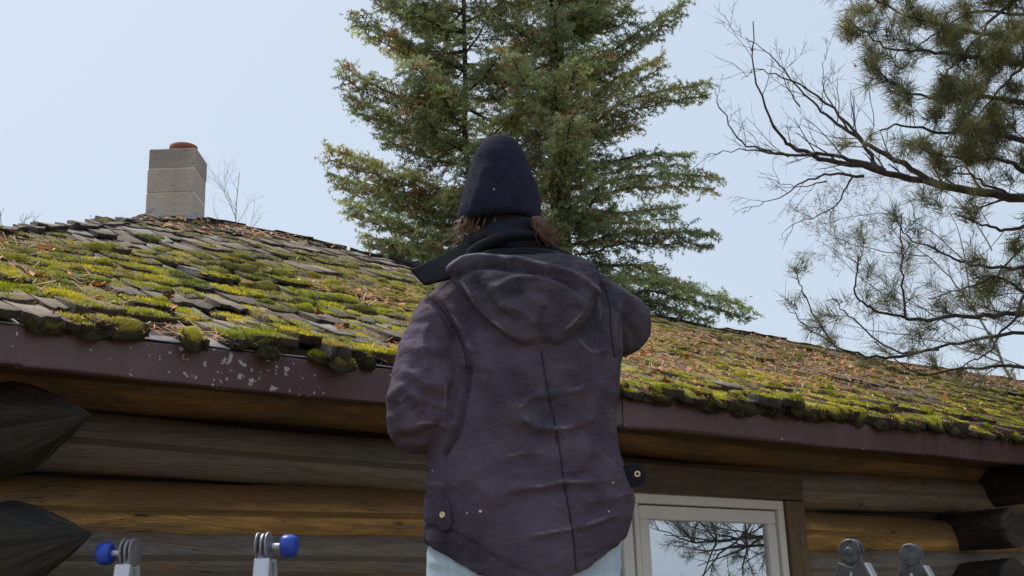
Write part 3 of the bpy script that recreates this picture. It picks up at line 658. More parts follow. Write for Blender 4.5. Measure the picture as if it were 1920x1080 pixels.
# ---------------------------------------------------------------- bare twigs
bt_ = None
def twig(mb, P0, d, L, r, depth, wob=.22, spread=.6, upb=0., tips=None, kids=(3, 5)):
    n = max(4, int(L/.07)); P = [np.array(P0)]; d = np.array(d, float)
    for k in range(n):
        d = d+rng.normal(0, wob/ math.sqrt(n)*1.0, 3)+np.array([0, 0, upb/n]); d /= np.linalg.norm(d); P.append(P[-1]+d*L/n)
    P = np.array(P); tube(mb, P, np.linspace(r, r*.35, len(P)), 5 if r > .006 else 3, cap=False)
    if tips is not None and depth <= 0: tips.append((P[-2], P[-1]))
    if depth > 0:
        for k in range(random.randint(*kids)):
            i = random.randint(max(1, n//5), n-1); t = P[min(i+1, n)]-P[i]; t /= np.linalg.norm(t); s = rng.normal(0, 1, 3); s -= t*s.dot(t); s /= np.linalg.norm(s)
            dd = t*math.cos(spread)+s*math.sin(spread)*random.uniform(.7, 1.2); dd /= np.linalg.norm(dd)
            twig(mb, P[i], dd, L*random.uniform(.35, .62), max(r*.55*(1-.4*i/n), .0022 if r > .0021 and mb is bt_ else .0012), depth-1, wob, spread, upb, tips, kids)
def limb(mb, pts, D, r0, r1, sub=2, subL=.45, every=.16, upb=.25, tips=None, spread=.7, kids=(2, 4), frm=.15):
    W = catmull([at(x, y, D if np.isscalar(D) else np.interp(k/(len(pts)-1), [0, 1], D)) for k, (x, y) in enumerate(pts)], 6)
    W[1:-1] += rng.normal(0, .006, (len(W)-2, 3)); tube(mb, W, r1+(r0-r1)*(1-np.linspace(0, 1, len(W)))**1.5, 8, cap=False)
    seg = np.diff(W, axis=0); L = np.linalg.norm(seg, axis=1); cum = np.concatenate([[0], np.cumsum(L)]); s = cum[-1]*frm
    while s < cum[-1]:
        i = max(min(np.searchsorted(cum, s)-1, len(seg)-1), 0); p = W[i]; t = seg[i]/L[i]; q = rng.normal(0, 1, 3); q[1] *= .7; q -= t*q.dot(t); q /= np.linalg.norm(q)
        d = t*math.cos(spread)+q*math.sin(spread); f = s/cum[-1]
        twig(mb, p, d, subL*random.uniform(.5, 1.1)*(1-.4*f), max((r0+(r1-r0)*f)*.42, .0022), sub, .35, .65, upb, tips, kids); s += every*random.uniform(.6, 1.4)
    if tips is not None: tips.append((W[-2], W[-1]))
    return W
mt = MB(); D1 = (7.2, 6.6)
limb(mt, [(2500, 300), (2150, 372), (1920, 372), (1780, 350), (1640, 318), (1520, 290), (1460, 250), (1415, 140), (1412, 40)], (8.2, 6.4), .050, .003, 2, .45, .2, frm=.42)
limb(mt, [(1760, 345), (1660, 290), (1580, 240), (1520, 190), (1450, 110), (1400, 70)], 6.9, .020, .002, 2, .42, .12)
limb(mt, [(1660, 320), (1560, 292), (1470, 290), (1390, 265), (1350, 200), (1340, 165)], 6.8, .015, .002, 2, .36, .11)
limb(mt, [(1480, 293), (1400, 280), (1320, 292)], 6.7, .009, .0015, 1, .30, .12)
limb(mt, [(1620, 330), (1530, 330), (1460, 370), (1390, 398)], 6.7, .010, .0015, 2, .3, .12, upb=-.3)
limb(mt, [(1650, 320), (1590, 230), (1500, 160), (1420, 130), (1390, 150)], 6.6, .012, .0015, 1, .38, .12)
limb(mt, [(1590, 245), (1545, 170), (1545, 100)], 6.8, .007, .0015, 2, .3, .12)
limb(mt, [(1500, 200), (1470, 150), (1480, 90)], 6.8, .005, .0012, 2, .3, .12)
limb(mt, [(1550, 340), (1490, 350), (1420, 330)], 6.8, .005, .0012, 2, .3, .12)
limb(mt, [(1600, 330), (1560, 390), (1490, 420), (1460, 450)], 6.8, .006, .0012, 2, .3, .14, upb=-.2)
tb = at(2500, 300, 8.2); tube(mt, [(tb.x+.1, 8.3, 0), (tb.x+.05, 8.25, 2.0), (tb.x, 8.2, tb.z), (tb.x-.1, 8.1, tb.z+2.5)], [.16, .13, .09, .03], 10)
mo = tag(mt.build('bare_tree', M['bark2'], loc=(tb.x+.1, 8.3, 0)), 'leafless deciduous tree whose dark forking branch reaches in from the right above the roof', 'tree')
for k, (x, y) in enumerate(((1602, 122), (1408, 92))):
    o = lp.copy(); COL.objects.link(o); o.matrix_world = Matrix.Translation(at(x, y, 6.8)) @ Matrix.Rotation(1.2, 4, 'X') @ Matrix.Rotation(.8, 4, 'Y') @ Matrix.Scale(.55, 4)
    tag(o, ('red dead leaf hanging on the bare branch near the pine at upper right', 'tiny dry leaf near the top tip of the bare branch')[k], 'leaf')
    if 'group' in o: del o['group']
bt = MB()
for (x, y, t, L, D, dp, r) in ((440, 470, 0, 1.15, 16, 3, .016), (455, 460, .5, .7, 16.1, 2, .008), (432, 455, -.45, .6, 15.9, 2, .008)):
    p = at(x, y, D); twig(bt, arr(p), np.array([t, 0, 1.]), L, r*.6, dp, .15, .6, .1)
p = at(440, 470, 16); tube(bt, [(p.x, 16, 0), arr(p)], [.05, .016], 6)
tag(bt.build('sapling', M['birch'], loc=(p.x, 16, 0)), 'thin bare sapling standing behind the ridge right of the chimney', 'tree')
bt = MB()
for (x, y) in ((5, 440), (42, 445), (-30, 440), (60, 448)): twig(bt, arr(at(x, y, 16)), np.array([random.gauss(0, .2), 0, 1.]), .34, .008, 2, .2, .6, .1)
p = at(20, 440, 16); 
for x in (5, 42, -30, 60): tube(bt, [(p.x, 16, 0), arr(at(x, 442, 16))], [.03, .008], 5)
tag(bt.build('bare_shrub', M['bark2'], loc=(p.x, 16, 0)), 'bare twig tops of a shrub peeking over the roof at the far left', 'shrub')
# pale birch behind on the right
bt = bt_ = MB(); pb = at(1900, 700, 15)
for (pts, r) in (([(1820, 500), (1740, 430), (1650, 400), (1540, 420)], .010), ([(1860, 470), (1800, 380), (1700, 330), (1600, 340)], .010), ([(1800, 620), (1700, 560), (1620, 500), (1530, 450)], .010), ([(1900, 720), (1850, 620), (1780, 520), (1700, 450), (1620, 400)], .022), ([(1850, 600), (1740, 580), (1640, 540), (1560, 470)], .012), ([(1820, 560), (1800, 440), (1760, 360)], .012), ([(1880, 680), (1760, 640), (1640, 620), (1540, 600)], .012), ([(1740, 480), (1650, 470), (1560, 440), (1520, 380)], .010)):
    limb(bt, pts, 15, r, .003, 3, .95, .19, upb=.0, kids=(3, 5))
tube(bt, [(pb.x+.2, 15, 0), arr(pb)], [.09, .025], 8)
tag(bt.build('birch_tree', M['birch'], loc=(pb.x+.2, 15, 0)), 'pale hazy mass of fine bare twigs behind the pine branches at right', 'tree')
for (x, D, s) in ((1270, 15, .5), (1310, 15.3, .4)):
    bt = MB(); p = at(x, 625, D); twig(bt, arr(p), np.array([.05, 0, 1.]), s, .008, 2, .2, .6, .1); tube(bt, [(p.x, D, 0), arr(p)], [.02, .008], 5)
    tag(bt.build('bare_sapling', M['birch'], loc=(p.x, D, 0)), ('faint bare sapling right under the low right spruce bough', 'faintest bare sapling, just right of the one under the low spruce bough')[x > 1300], 'tree')
# ---------------------------------------------------------------- the long-needled pine on the right
PT = MB(); PF = MB(); tips = []; TX, TY = 5.9, 6.6
tube(PT, catmull([(TX, TY, 0), (TX+.05, TY, 2.5), (TX-.05, TY+.05, 5.5), (TX, TY, 9.5)], 5), np.linspace(.19, .05, 16), 10)
tr = lambda z: (TX, TY, z)
def plimb(pts, D, r0, r1, sub=2, subL=.38, every=.115, **k): limb(PT, pts, D, r0, r1, sub, subL, every, tips=tips, **k)
# upper mass
plimb([(2600, 60), (2200, 80), (1960, 70), (1820, 60), (1700, 30), (1600, -20)], (6.6, 6.2), .03, .004)
plimb([(2600, 160), (2200, 150), (1980, 130), (1840, 110), (1740, 95), (1660, 85), (1590, 35)], (6.6, 6.0), .03, .004)
plimb([(2600, 200), (2200, 200), (1960, 200), (1850, 180), (1770, 190), (1680, 160), (1620, 110)], (6.6, 6.4), .03, .004)
plimb([(2600, 260), (2200, 280), (1960, 270), (1860, 250), (1770, 250), (1690, 235), (1650, 245)], (6.6, 6.1), .03, .004)
plimb([(2600, 320), (2200, 320), (1960, 330), (1880, 300), (1800, 300), (1730, 280)], (6.6, 5.9), .03, .004)
plimb([(2300, 0), (1960, -20), (1880, 20), (1800, 110), (1760, 150)], (6.6, 6.0), .02, .004)
plimb([(2300, 60), (1960, 40), (1900, 60), (1860, 150), (1800, 230)], (6.6, 5.8), .02, .004)
plimb([(2300, 380), (2000, 400), (1900, 430), (1840, 420), (1790, 400)], (6.6, 6.2), .02, .004)
plimb([(2600, 120), (2200, 110), (1980, 100), (1900, 140), (1850, 200), (1790, 250)], (6.6, 6.5), .02, .004)
plimb([(2600, 0), (2200, 20), (1960, 30), (1840, 20), (1760, 60), (1700, 100)], (6.6, 6.6), .02, .004)
plimb([(2600, 400), (2200, 370), (1960, 380), (1880, 360), (1820, 330), (1760, 330)], (6.6, 6.3), .02, .004)
plimb([(2600, -80), (2200, -60), (1960, -60), (1800, -30), (1680, -10), (1620, 30)], (6.6, 6.4), .02, .004)
plimb([(2600, 450), (2200, 440), (1960, 450), (1900, 480), (1850, 540)], (6.6, 6.6), .018, .004)
plimb([(2300, 600), (1960, 560), (1880, 520), (1810, 540), (1740, 560)], (6.6, 6.5), .015, .003, 1, .3, .12)
# lower, open part
plimb([(2600, 560), (2200, 560), (1960, 585), (1830, 590), (1720, 600), (1640, 580), (1605, 550), (1610, 480)], (6.6, 6.3), .022, .004, 1, .3, .13)
plimb([(2600, 640), (2200, 620), (1960, 620), (1800, 640), (1690, 660), (1600, 600), (1560, 560)], (6.6, 6.5), .018, .003, 1, .32, .17)
plimb([(1760, 655), (1640, 670), (1560, 640), (1510, 560), (1490, 500)], 6.5, .009, .003, 1, .22, .2)
plimb([(1560, 645), (1510, 610), (1470, 570)], 6.5, .005, .002, 1, .2, .2)
plimb([(2600, 480), (2200, 470), (1960, 500), (1850, 500), (1780, 480), (1700, 440), (1690, 400)], (6.6, 6.4), .018, .003, 1, .3, .18)
plimb([(1700, 600), (1690, 520), (1690, 450), (1680, 400)], 6.4, .008, .003, 1, .22, .16)
plimb([(2300, 720), (1960, 690), (1820, 690), (1720, 700), (1640, 640)], (6.6, 6.4), .015, .003, 1, .3, .15)
plimb([(2300, 520), (1960, 540), (1900, 600), (1850, 660), (1800, 690)], (6.6, 6.2), .015, .003, 1, .35, .15)
# boughs on the cabin side, mirrored in the window pane
for k in range(48):
    z0 = random.uniform(1.7, 4.6); a = random.uniform(2.6, 4.6); L = random.uniform(1.6, 2.6)
    P = catmull([(TX, TY, z0), (TX+math.cos(a)*L*.5, TY+math.sin(a)*L*.5, z0+.1), (TX+math.cos(a)*L, TY+math.sin(a)*L, z0+.05)], 6)
    if any(q[0]/max(q[1], .1) < .47 for q in P): continue
    tube(PT, P, np.linspace(.03, .008, len(P)), 6, cap=False)
    for q in P[3:]:
        for _ in range(4): twig(PT, q, rng.normal(0, 1, 3)*[1, 1, .6], .42, .008, 1, .3, .6, .2, tips, (3, 5))
A = []; B = []; 
for a, b in tips:
    a, b = np.array(a), np.array(b); t = b-a; t /= np.linalg.norm(t)+1e-9; A.append(b-t*.10); B.append(b)
A = np.array(A); B = np.array(B); keep = np.random.default_rng(3).uniform(0, 1, len(A)) < .68; A, B = A[keep], B[keep]
print('pine tips', len(A))
C = np.array([[.17, .18, .08], [.12, .13, .07], [.26, .24, .10], [.20, .19, .09]])[rng.integers(0, 4, len(A))]
needles(PF, A, B, 44, .085, .0015, C, sp=.75, rnd=.5)
pn_ = empty('pine_tree', (TX, TY, 0), 'long-needled pine reaching in from the right edge with dark tufted branches', 'tree'); PT.build('trunk', M['bark'], pn_); PF.build('crown', M['needle'], pn_)
# ---------------------------------------------------------------- scaffold: two folding ladders and a plank
M['alu'] = mat('brushed_aluminium', (.62, .63, .66), .42, metal=.55, c2=(.5, .5, .54), scale=20, stretch=(1, 1, .1))
M['alu_d'] = mat('dull_hinge_metal', (.33, .33, .36), .45, metal=.6, c2=(.22, .22, .25), scale=30)
M['alu_k'] = mat('dark_hinge_steel', (.17, .17, .18), .45, metal=.4, c2=(.06, .06, .065), scale=30)
M['blue'] = mat('blue_plastic', (.015, .07, .52), .38, c2=(.01, .045, .34), scale=30)
M['rail_side'] = mat('grey_rail_side', (.13, .13, .14), .5, metal=.3, c2=(.08, .08, .09), scale=25)
M['black'] = mat('black_rubber', (.015, .015, .016), .6)
def frame_box(mb, p0, p1, w1, w2, wx, c=(1, 1, 1)):
    p0, p1 = arr(p0), arr(p1); T = p1-p0; x = arr(wx); x /= np.linalg.norm(x); y = np.cross(T, x); y /= np.linalg.norm(y)
    box(mb, p0-x*w1/2-y*w2/2, x*w1, y*w2, T, c, bev=.003)
def disc(mb, c, ax, r, t, n=28, r2=None):
    c, ax = arr(c), arr(ax); ax /= np.linalg.norm(ax); a = np.cross(ax, [0, 0, 1.]); a /= np.linalg.norm(a); b = np.cross(ax, a); th = np.linspace(0, 6.2832, n, endpoint=False)
    ring = lambda rr, h: c+ax*h+rr*(np.cos(th)[:, None]*a+np.sin(th)[:, None]*b)
    loft(mb, [ring(r-.003, -t/2), ring(r, -t/2+.002), ring(r, t/2-.002), ring((r2 or r)-.003, t/2)], smooth=False)
def ladder(c, ax, half, top, splay, label, knobs, metal, hm, group, start=.05, rw=.034, strip=False):
    root = empty('folding_ladder', (c[0], c[1], 0), label, 'ladder', group)
    ax = Vector(ax).normalized(); pr = Vector((-ax.y, ax.x, 0))
    C0 = Vector((c[0], c[1], top-.037))
    for s in (-1, 1):
        Hc = C0+ax*half*s
        h = MB(); disc(h, Hc-ax*s*.011, ax, .037, .006); disc(h, Hc+ax*s*.002, ax, .034, .008); disc(h, Hc+ax*s*.014, ax, .037, .006); disc(h, Hc+ax*s*.018, ax, .012, .008)
        for q in (-1, 1):
            d = (pr*q*math.sin(splay)-ZU*math.cos(splay)); frame_box(h, Hc+d*.01, Hc+d*.14, .020, .046 if strip else .034, ax)
            for kk in (.055, .085, .12): disc(h, Hc+d*kk+ax*s*.010, ax, .006, .012, 10)
        hg = h.build('hinge', hm, root)
        if knobs:
            k_ = MB(); disc(k_, Hc+ax*s*.036, ax, .008, .03, 14); k_.build('hinge_pin', M['alu'], hg)
            k_ = MB(); th = np.linspace(0, 6.2832, 24, endpoint=False); a = np.cross(arr(ax), [0, 0, 1.]); b = np.cross(arr(ax), a)
            loft(k_, [arr(Hc+ax*s*hh)+rr*(1+.03*np.cos(8*th))[:, None]*(np.cos(th)[:, None]*a+np.sin(th)[:, None]*b) for hh, rr in ((.046, .020), (.049, .0265), (.060, .0285), (.074, .0275), (.084, .022), (.089, .010))]); k_.build('knob', M['blue'], hg)
        for q in (-1, 1):
            d = (pr*q*math.sin(splay)-ZU*math.cos(splay)); L = (top-.045)/math.cos(splay)-.02
            r_ = MB(); wx_ = ax; dims = (rw, .05)
            if strip: dims = (.024, .05)
            frame_box(r_, Hc+ax*s*.006+d*start, Hc+ax*s*.006+d*L, *dims, ax); rl = r_.build('rail', M['rail_side'] if strip else metal, root)
            if strip:
                e_ = -(pr*math.cos(splay)+ZU*q*math.sin(splay)); f_ = MB(); frame_box(f_, Hc+e_*.027+d*(start+.01), Hc+e_*.027+d*L, .036, .010, ax); f_.build('rail_edge', metal, rl)
            f_ = MB(); frame_box(f_, Hc+d*(L-.04), Hc+d*(L+.015), .036, .075, ax); f_.build('rubber_foot', M['black'], rl)
    for q in (-1, 1):
        d = (pr*q*math.sin(splay)-ZU*math.cos(splay)); k = .28
        while k < top-.15:
            r_ = MB(); frame_box(r_, C0+d*k-ax*half, C0+d*k+ax*half, .03, .03, d); r_.build('rung', metal, root); k += .28
    return root
GL = 'folding ladders standing below the eave'
cl = at(368, 1034, 3.1); tz = at(240, 1006, 3.1).z
a0 = at(240, 1030, 3.12); a1 = at(497, 1036, 3.12)
ladder(((a0.x+a1.x)/2, 3.12, 0), (1, -.10, 0), (a1.x-a0.x)/2, at(368, 1003, 3.12).z, R(13), 'folding aluminium ladder with two round blue hinge knobs at lower left', True, M['alu'], M['alu_d'], GL, .034, .040)
b0 = at(1597, 1040, 3.9); b1 = at(1708, 1040, 4.22); ax = (b1-b0); ax.z = 0
ladder(((b0.x+b1.x)/2, (b0.y+b1.y)/2, 0), ax, ax.length/2, (at(1597, 1016, 3.9).z+at(1708, 1014, 4.22).z)/2, R(24), 'folding ladder with dark hinges and no blue knobs, right of the window', False, M['alu'], M['alu_k'], GL, .045, .05, True)
pk = MB(); p0 = Vector((-1.25, 3.28, .985)); p1 = Vector((1.5, 3.62, .985)); dd = (p1-p0); nn = Vector((-dd.y, dd.x, 0)).normalized()
box(pk, p0-nn*.17, dd, nn*.34, ZU*.045, bev=.004); M['plank'] = mat('plank_wood', (.30, .22, .13), .8, c2=(.2, .14, .08), scale=5)
tag(pk.build('scaffold_plank', M['plank']), 'long wooden plank laid between the two folding ladders under the person', 'plank')
# ---------------------------------------------------------------- the person
DP = 3.20
person = empty('person', (at(980, 1000, DP).x, DP, 1.03), 'person seen from behind in a dark beanie, faded dark purple canvas jacket and pale jeans', 'person')
WEAR = None
def remesh(mb, name, m, vox, smooth, parent, fn=None):
    o = mb.build(name, m); md = o.modifiers.new('r', 'REMESH'); md.mode = 'VOXEL'; md.voxel_size = vox; md.use_smooth_shade = True
    if smooth: s_ = o.modifiers.new('s', 'SMOOTH'); s_.factor = .5; s_.iterations = smooth
    dg = bpy.context.evaluated_depsgraph_get(); dg.update(); me = bpy.data.meshes.new_from_object(o.evaluated_get(dg)); old = o.data; o.modifiers.clear(); o.data = me; bpy.data.meshes.remove(old)
    me.name = name
    if fn:
        n = len(me.vertices); P = np.empty(n*3); me.vertices.foreach_get('co', P); P = P.reshape(-1, 3); Nn = np.empty(n*3); me.vertices.foreach_get('normal', Nn); Nn = Nn.reshape(-1, 3)
        W_ = fn.wear(P, Nn) if hasattr(fn, 'wear') else np.zeros(n)
        a_ = me.color_attributes.new('Wear', 'FLOAT_COLOR', 'POINT'); a_.data.foreach_set('color', np.repeat(np.clip(W_, 0, 1)[:, None], 4, 1).ravel())
        P = fn(P, Nn); me.vertices.foreach_set('co', P.ravel()); me.update()
    if not me.materials: me.materials.append(m)
    me.polygons.foreach_set('use_smooth', np.ones(len(me.polygons), bool))
    o.parent = parent; o.location = -WL(parent); return o
def ell(px, py, pl, pr, Dc, dep, n=48, e=2.4, zoff=None, back=1.0):
    c = at((pl+pr)/2, py, Dc); hw = (at(pr, py, Dc)-at(pl, py, Dc)).length/2; th = np.linspace(0, 2*math.pi, n, endpoint=False)
    x = np.sign(np.cos(th))*np.abs(np.cos(th))**(2/e)*hw; y = np.sign(np.sin(th))*np.abs(np.sin(th))**(2/e)*dep
    z = np.zeros(n) if zoff is None else zoff(th)
    return np.stack([c.x+x, c.y+y, c.z+z], -1)
def XZ(px, py, D=3.08): p = at(px, py, D); return np.array([p.x, p.z])
def dline(P2, L):
    best = np.full(len(P2), 9.); 
    for a, b in zip(L[:-1], L[1:]):
        ab = b-a; t = np.clip(((P2-a)@ab)/(ab@ab), 0, 1); best = np.minimum(best, np.linalg.norm(P2-(a+t[:, None]*ab), axis=1))
    return best
def jacket_fn(creases, nz_amp=.004, seed=3):
    def fn(P, Nn):
        X2 = P[:, [0, 2]]; back = np.clip(-Nn[:, 1]*1.5, 0, 1); d = np.zeros(len(P))
        for pts, amp, wd in creases:
            L = catmull([tuple(XZ(*p))+(0,) for p in pts], 5)[:, :2]; q = dline(X2, L)
            d += 1.1*amp*np.exp(-(q/wd)**2)*back
        Q = P.copy(); Q[:, 2] *= 1.0
        w1 = fbm(np.stack([P[:, 0]*9+P[:, 2]*3, P[:, 1]*6, P[:, 2]*8-P[:, 0]*2], -1), seed, 3); w2 = 1-np.abs(fbm(np.stack([P[:, 0]*7+P[:, 2]*5, P[:, 1]*7, P[:, 2]*13], -1), seed+9, 2))*2
        w3 = 1-np.abs(fbm(np.stack([P[:, 0]*14-P[:, 2]*6, P[:, 1]*14, P[:, 2]*22+P[:, 0]*8], -1), seed+19, 2))*2
        d += nz_amp*1.3*w1+nz_amp*.6*w2+nz_amp*.2*w3
        return P+Nn*d[:, None]
    def wear(P, Nn):
        X2 = P[:, [0, 2]]; back = np.clip(-Nn[:, 1]*1.5, 0, 1); w_ = np.zeros(len(P))
        for k, (pts, amp, wd) in enumerate(creases):
            if amp <= .004 or wd > .02: continue
            L = catmull([tuple(XZ(*p))+(0,) for p in pts], 5)[:, :2]; q = dline(X2, L); w_ = np.maximum(w_, np.exp(-(q/.0024)**2)*(amp/.012))
        w_ *= np.clip(.25+1.0*fbm(P*26, 4, 2), 0, .8)
        return w_*back
    fn.wear = wear
    return fn
CV = bpy.data.materials.new('faded_canvas'); CV.use_nodes = True; n_ = CV.node_tree.nodes; l_ = CV.node_tree.links; b_ = n_['Principled BSDF']; tc = n_.new('ShaderNodeTexCoord')
base = MC(MRn(NZ(3.0, 5), .38, .60), (.028, .025, .038), (.084, .060, .092)); base = MC(MRn(NZ(14, 6), .45, .75, 0, .55), base, (.12, .105, .13)); base = MC(MRn(NZ(260, 2), .4, .8, 0, .35), base, (.13, .115, .14))
wa = n_.new('ShaderNodeVertexColor'); wa.layer_name = 'Wear'; wsx = n_.new('ShaderNodeSeparateColor'); l_.new(wa.outputs[0], wsx.inputs[0]); base = MC(wsx.outputs[0], base, (.30, .26, .31)); l_.new(base, b_.inputs['Base Color']); b_.inputs['Roughness'].default_value = .93; b_.inputs['Specular IOR Level'].default_value = .2
bp = n_.new('ShaderNodeBump'); bp.inputs['Distance'].default_value = .0012; l_.new(NZ(330, 2), bp.inputs['Height']); bp2 = n_.new('ShaderNodeBump'); bp2.inputs['Distance'].default_value = .014; bp2.inputs['Strength'].default_value = .75
l_.new(NZ(22, 6, (1, 1, 1.9)), bp2.inputs['Height']); l_.new(bp.outputs[0], bp2.inputs['Normal']); l_.new(bp2.outputs[0], b_.inputs['Normal']); M['canvas'] = CV
M['navy'] = mat('navy_knit', (.013, .015, .030), .95, c2=(.022, .025, .045), scale=9, bump=.0012, bscale=420, spec=.15)
M['fleece'] = mat('dark_fleece', (.014, .015, .022), .97, c2=(.022, .023, .03), scale=14, bump=.002, bscale=160, spec=.12)
M['jean'] = mat('pale_denim', (.36, .47, .58), .9, c2=(.46, .56, .65), scale=12, stretch=(1, 1, .25), bump=.001, bscale=300)
M['skin'] = mat('skin', (.52, .31, .23), .55, sub=.1)
M['hair'] = mat('brown_hair', (.10, .045, .026), .5, c2=(.19, .09, .055), scale=30)
M['brass'] = mat('brass_snap', (.75, .6, .35), .35, metal=.8)
M['stitch'] = mat('dark_seam', (.018, .015, .022), .9)
# body: one continuous skinned figure
bm_v, bm_e, rad = [], [], []
def jn(p, r, parent=None):
    bm_v.append(tuple(p)); rad.append(r); i = len(bm_v)-1
    if parent is not None: bm_e.append((parent, i))
    return i
pc = at(985, 1010, DP); cx = pc.x
pel = jn((cx, DP+.03, 1.88), .13); sp1 = jn((cx, DP+.04, 2.1), .12, pel); sp2 = jn((cx-.02, DP+.03, 2.35), .13, sp1); nk = jn((cx-.05, DP+.05, 2.50), .06, sp2); hd0 = jn((cx-.06, DP+.09, 2.60), .065, nk); hd = jn((cx-.065, DP+.09, 2.69), .088, hd0); hd2 = jn((cx-.065, DP+.09, 2.77), .06, hd)
shl = jn(at(850, 575, DP+.04), .05, sp2); ell_ = jn(at(785, 800, DP-.01), .042, shl); wrl = jn(at(815, 775, 3.53), .028, ell_)
shr = jn(at(1115, 570, DP+.05), .05, sp2); elr = jn(at(1162, 610, 3.44), .042, shr); wrr = jn(at(1120, 565, 3.70), .028, elr)
def hand(w_, d):
    d = Vector(d).normalized(); w0 = Vector(bm_v[w_]); s = d.cross(ZU).normalized(); u = s.cross(d)
    pm = jn(w0+d*.05, .026, w_); pq = jn(w0+d*.085, .026, pm)
    for k, (o, l) in enumerate(((-.030, .9), (-.010, 1), (.010, .95), (.030, .75))):
        a = jn(w0+d*.09+s*o, .0095, pq); b = jn(w0+d*(.09+.035*l)+s*o*1.1-u*.004, .009, a); c = jn(w0+d*(.09+.060*l)+s*o*1.1-u*.02, .008, b); jn(w0+d*(.09+.072*l)+s*o*1.1-u*.038, .0075, c)
    a = jn(w0+d*.04+s*.04, .011, pm); b = jn(w0+d*.07+s*.062-u*.01, .010, a); jn(w0+d*.098+s*.066-u*.02, .009, b)
hand(wrl, (.1, 1, .1)); hand(wrr, (-.2, 1, .25))
for s in (-1, 1):
    hp = jn((cx+s*.10, DP+.04, 1.84), .105, pel); kn = jn((cx+s*.12, DP+.09, 1.47), .065, hp); an_ = jn((cx+s*.13, DP+.12, 1.12), .042, kn); jn((cx+s*.145, DP+.26, 1.065), .032, an_)
me = bpy.data.meshes.new('body'); me.from_pydata(bm_v, bm_e, []); body = bpy.data.objects.new('body', me); COL.objects.link(body)
body.modifiers.new('k', 'SKIN'); body.modifiers.new('s', 'SUBSURF').levels = 1
for i, v_ in enumerate(me.skin_vertices[0].data): v_.radius = (rad[i], rad[i]*(.8 if i < 3 else 1))
me.skin_vertices[0].data[0].use_root = True
dg = bpy.context.evaluated_depsgraph_get(); dg.update(); m2 = bpy.data.meshes.new_from_object(body.evaluated_get(dg)); body.modifiers.clear(); body.data = m2; m2.materials.append(M['skin']); m2.polygons.foreach_set('use_smooth', np.ones(len(m2.polygons), bool))
body.parent = person; body.location = -WL(person)
# jacket
j = MB(); hem = lambda th: .125*np.abs(np.cos(th))**1.6+.03*np.clip(np.sin(th), 0, 1)
TR = [(1106, 806, 1180, 3.22, .165), (1060, 800, 1182, 3.22, .17), (1000, 799, 1186, 3.22, .172), (940, 797, 1190, 3.22, .172), (890, 798, 1173, 3.22, .17), (840, 803, 1157, 3.22, .165), (780, 815, 1152, 3.22, .165), (720, 833, 1160, 3.22, .168), (660, 842, 1167, 3.23, .17), (600, 832, 1166, 3.23, .162), (560, 815, 1158, 3.235, .145), (530, 822, 1140, 3.24, .125), (507, 845, 1108, 3.245, .105), (490, 872, 1070, 3.25, .09), (478, 890, 1045, 3.25, .075)]
rings = []
for k, (y, l, r, D, dp) in enumerate(TR):
    f = max(0, 1-k/2.6); rings.append(ell(0, y, l, r, D, dp, zoff=(lambda th, f=f: hem(th)*f)))
inner = rings[0].copy(); c_ = inner.mean(0); inner = c_+(inner-c_)*.86+np.array([0, 0, .004]); deep = c_+(rings[0]-c_)*.82+np.array([0, 0, .16]); deep[:, 2] = c_[2]+.20
loft(j, [deep, inner]+rings)
LS = catmull([at(870, 560, 3.25), at(835, 600, 3.23), at(808, 660, 3.19), at(796, 725, 3.16), at(786, 780, 3.16), at(786, 792, 3.23), at(800, 785, 3.40), at(815, 775, 3.50)], 5); LR = np.interp(np.linspace(0, 1, len(LS)), [0, .15, .3, .45, .57, .68, .85, 1], [.075, .083, .088, .090, .086, .082, .066, .056])
tube(j, LS, LR, 28)
RS = catmull([at(1090, 560, 3.25), at(1135, 590, 3.28), at(1160, 606, 3.36), at(1164, 612, 3.45), at(1150, 600, 3.56), at(1125, 570, 3.68)], 5); tube(j, RS, np.interp(np.linspace(0, 1, len(RS)), [0, .3, .5, .7, 1], [.085, .088, .086, .074, .055]), 28)
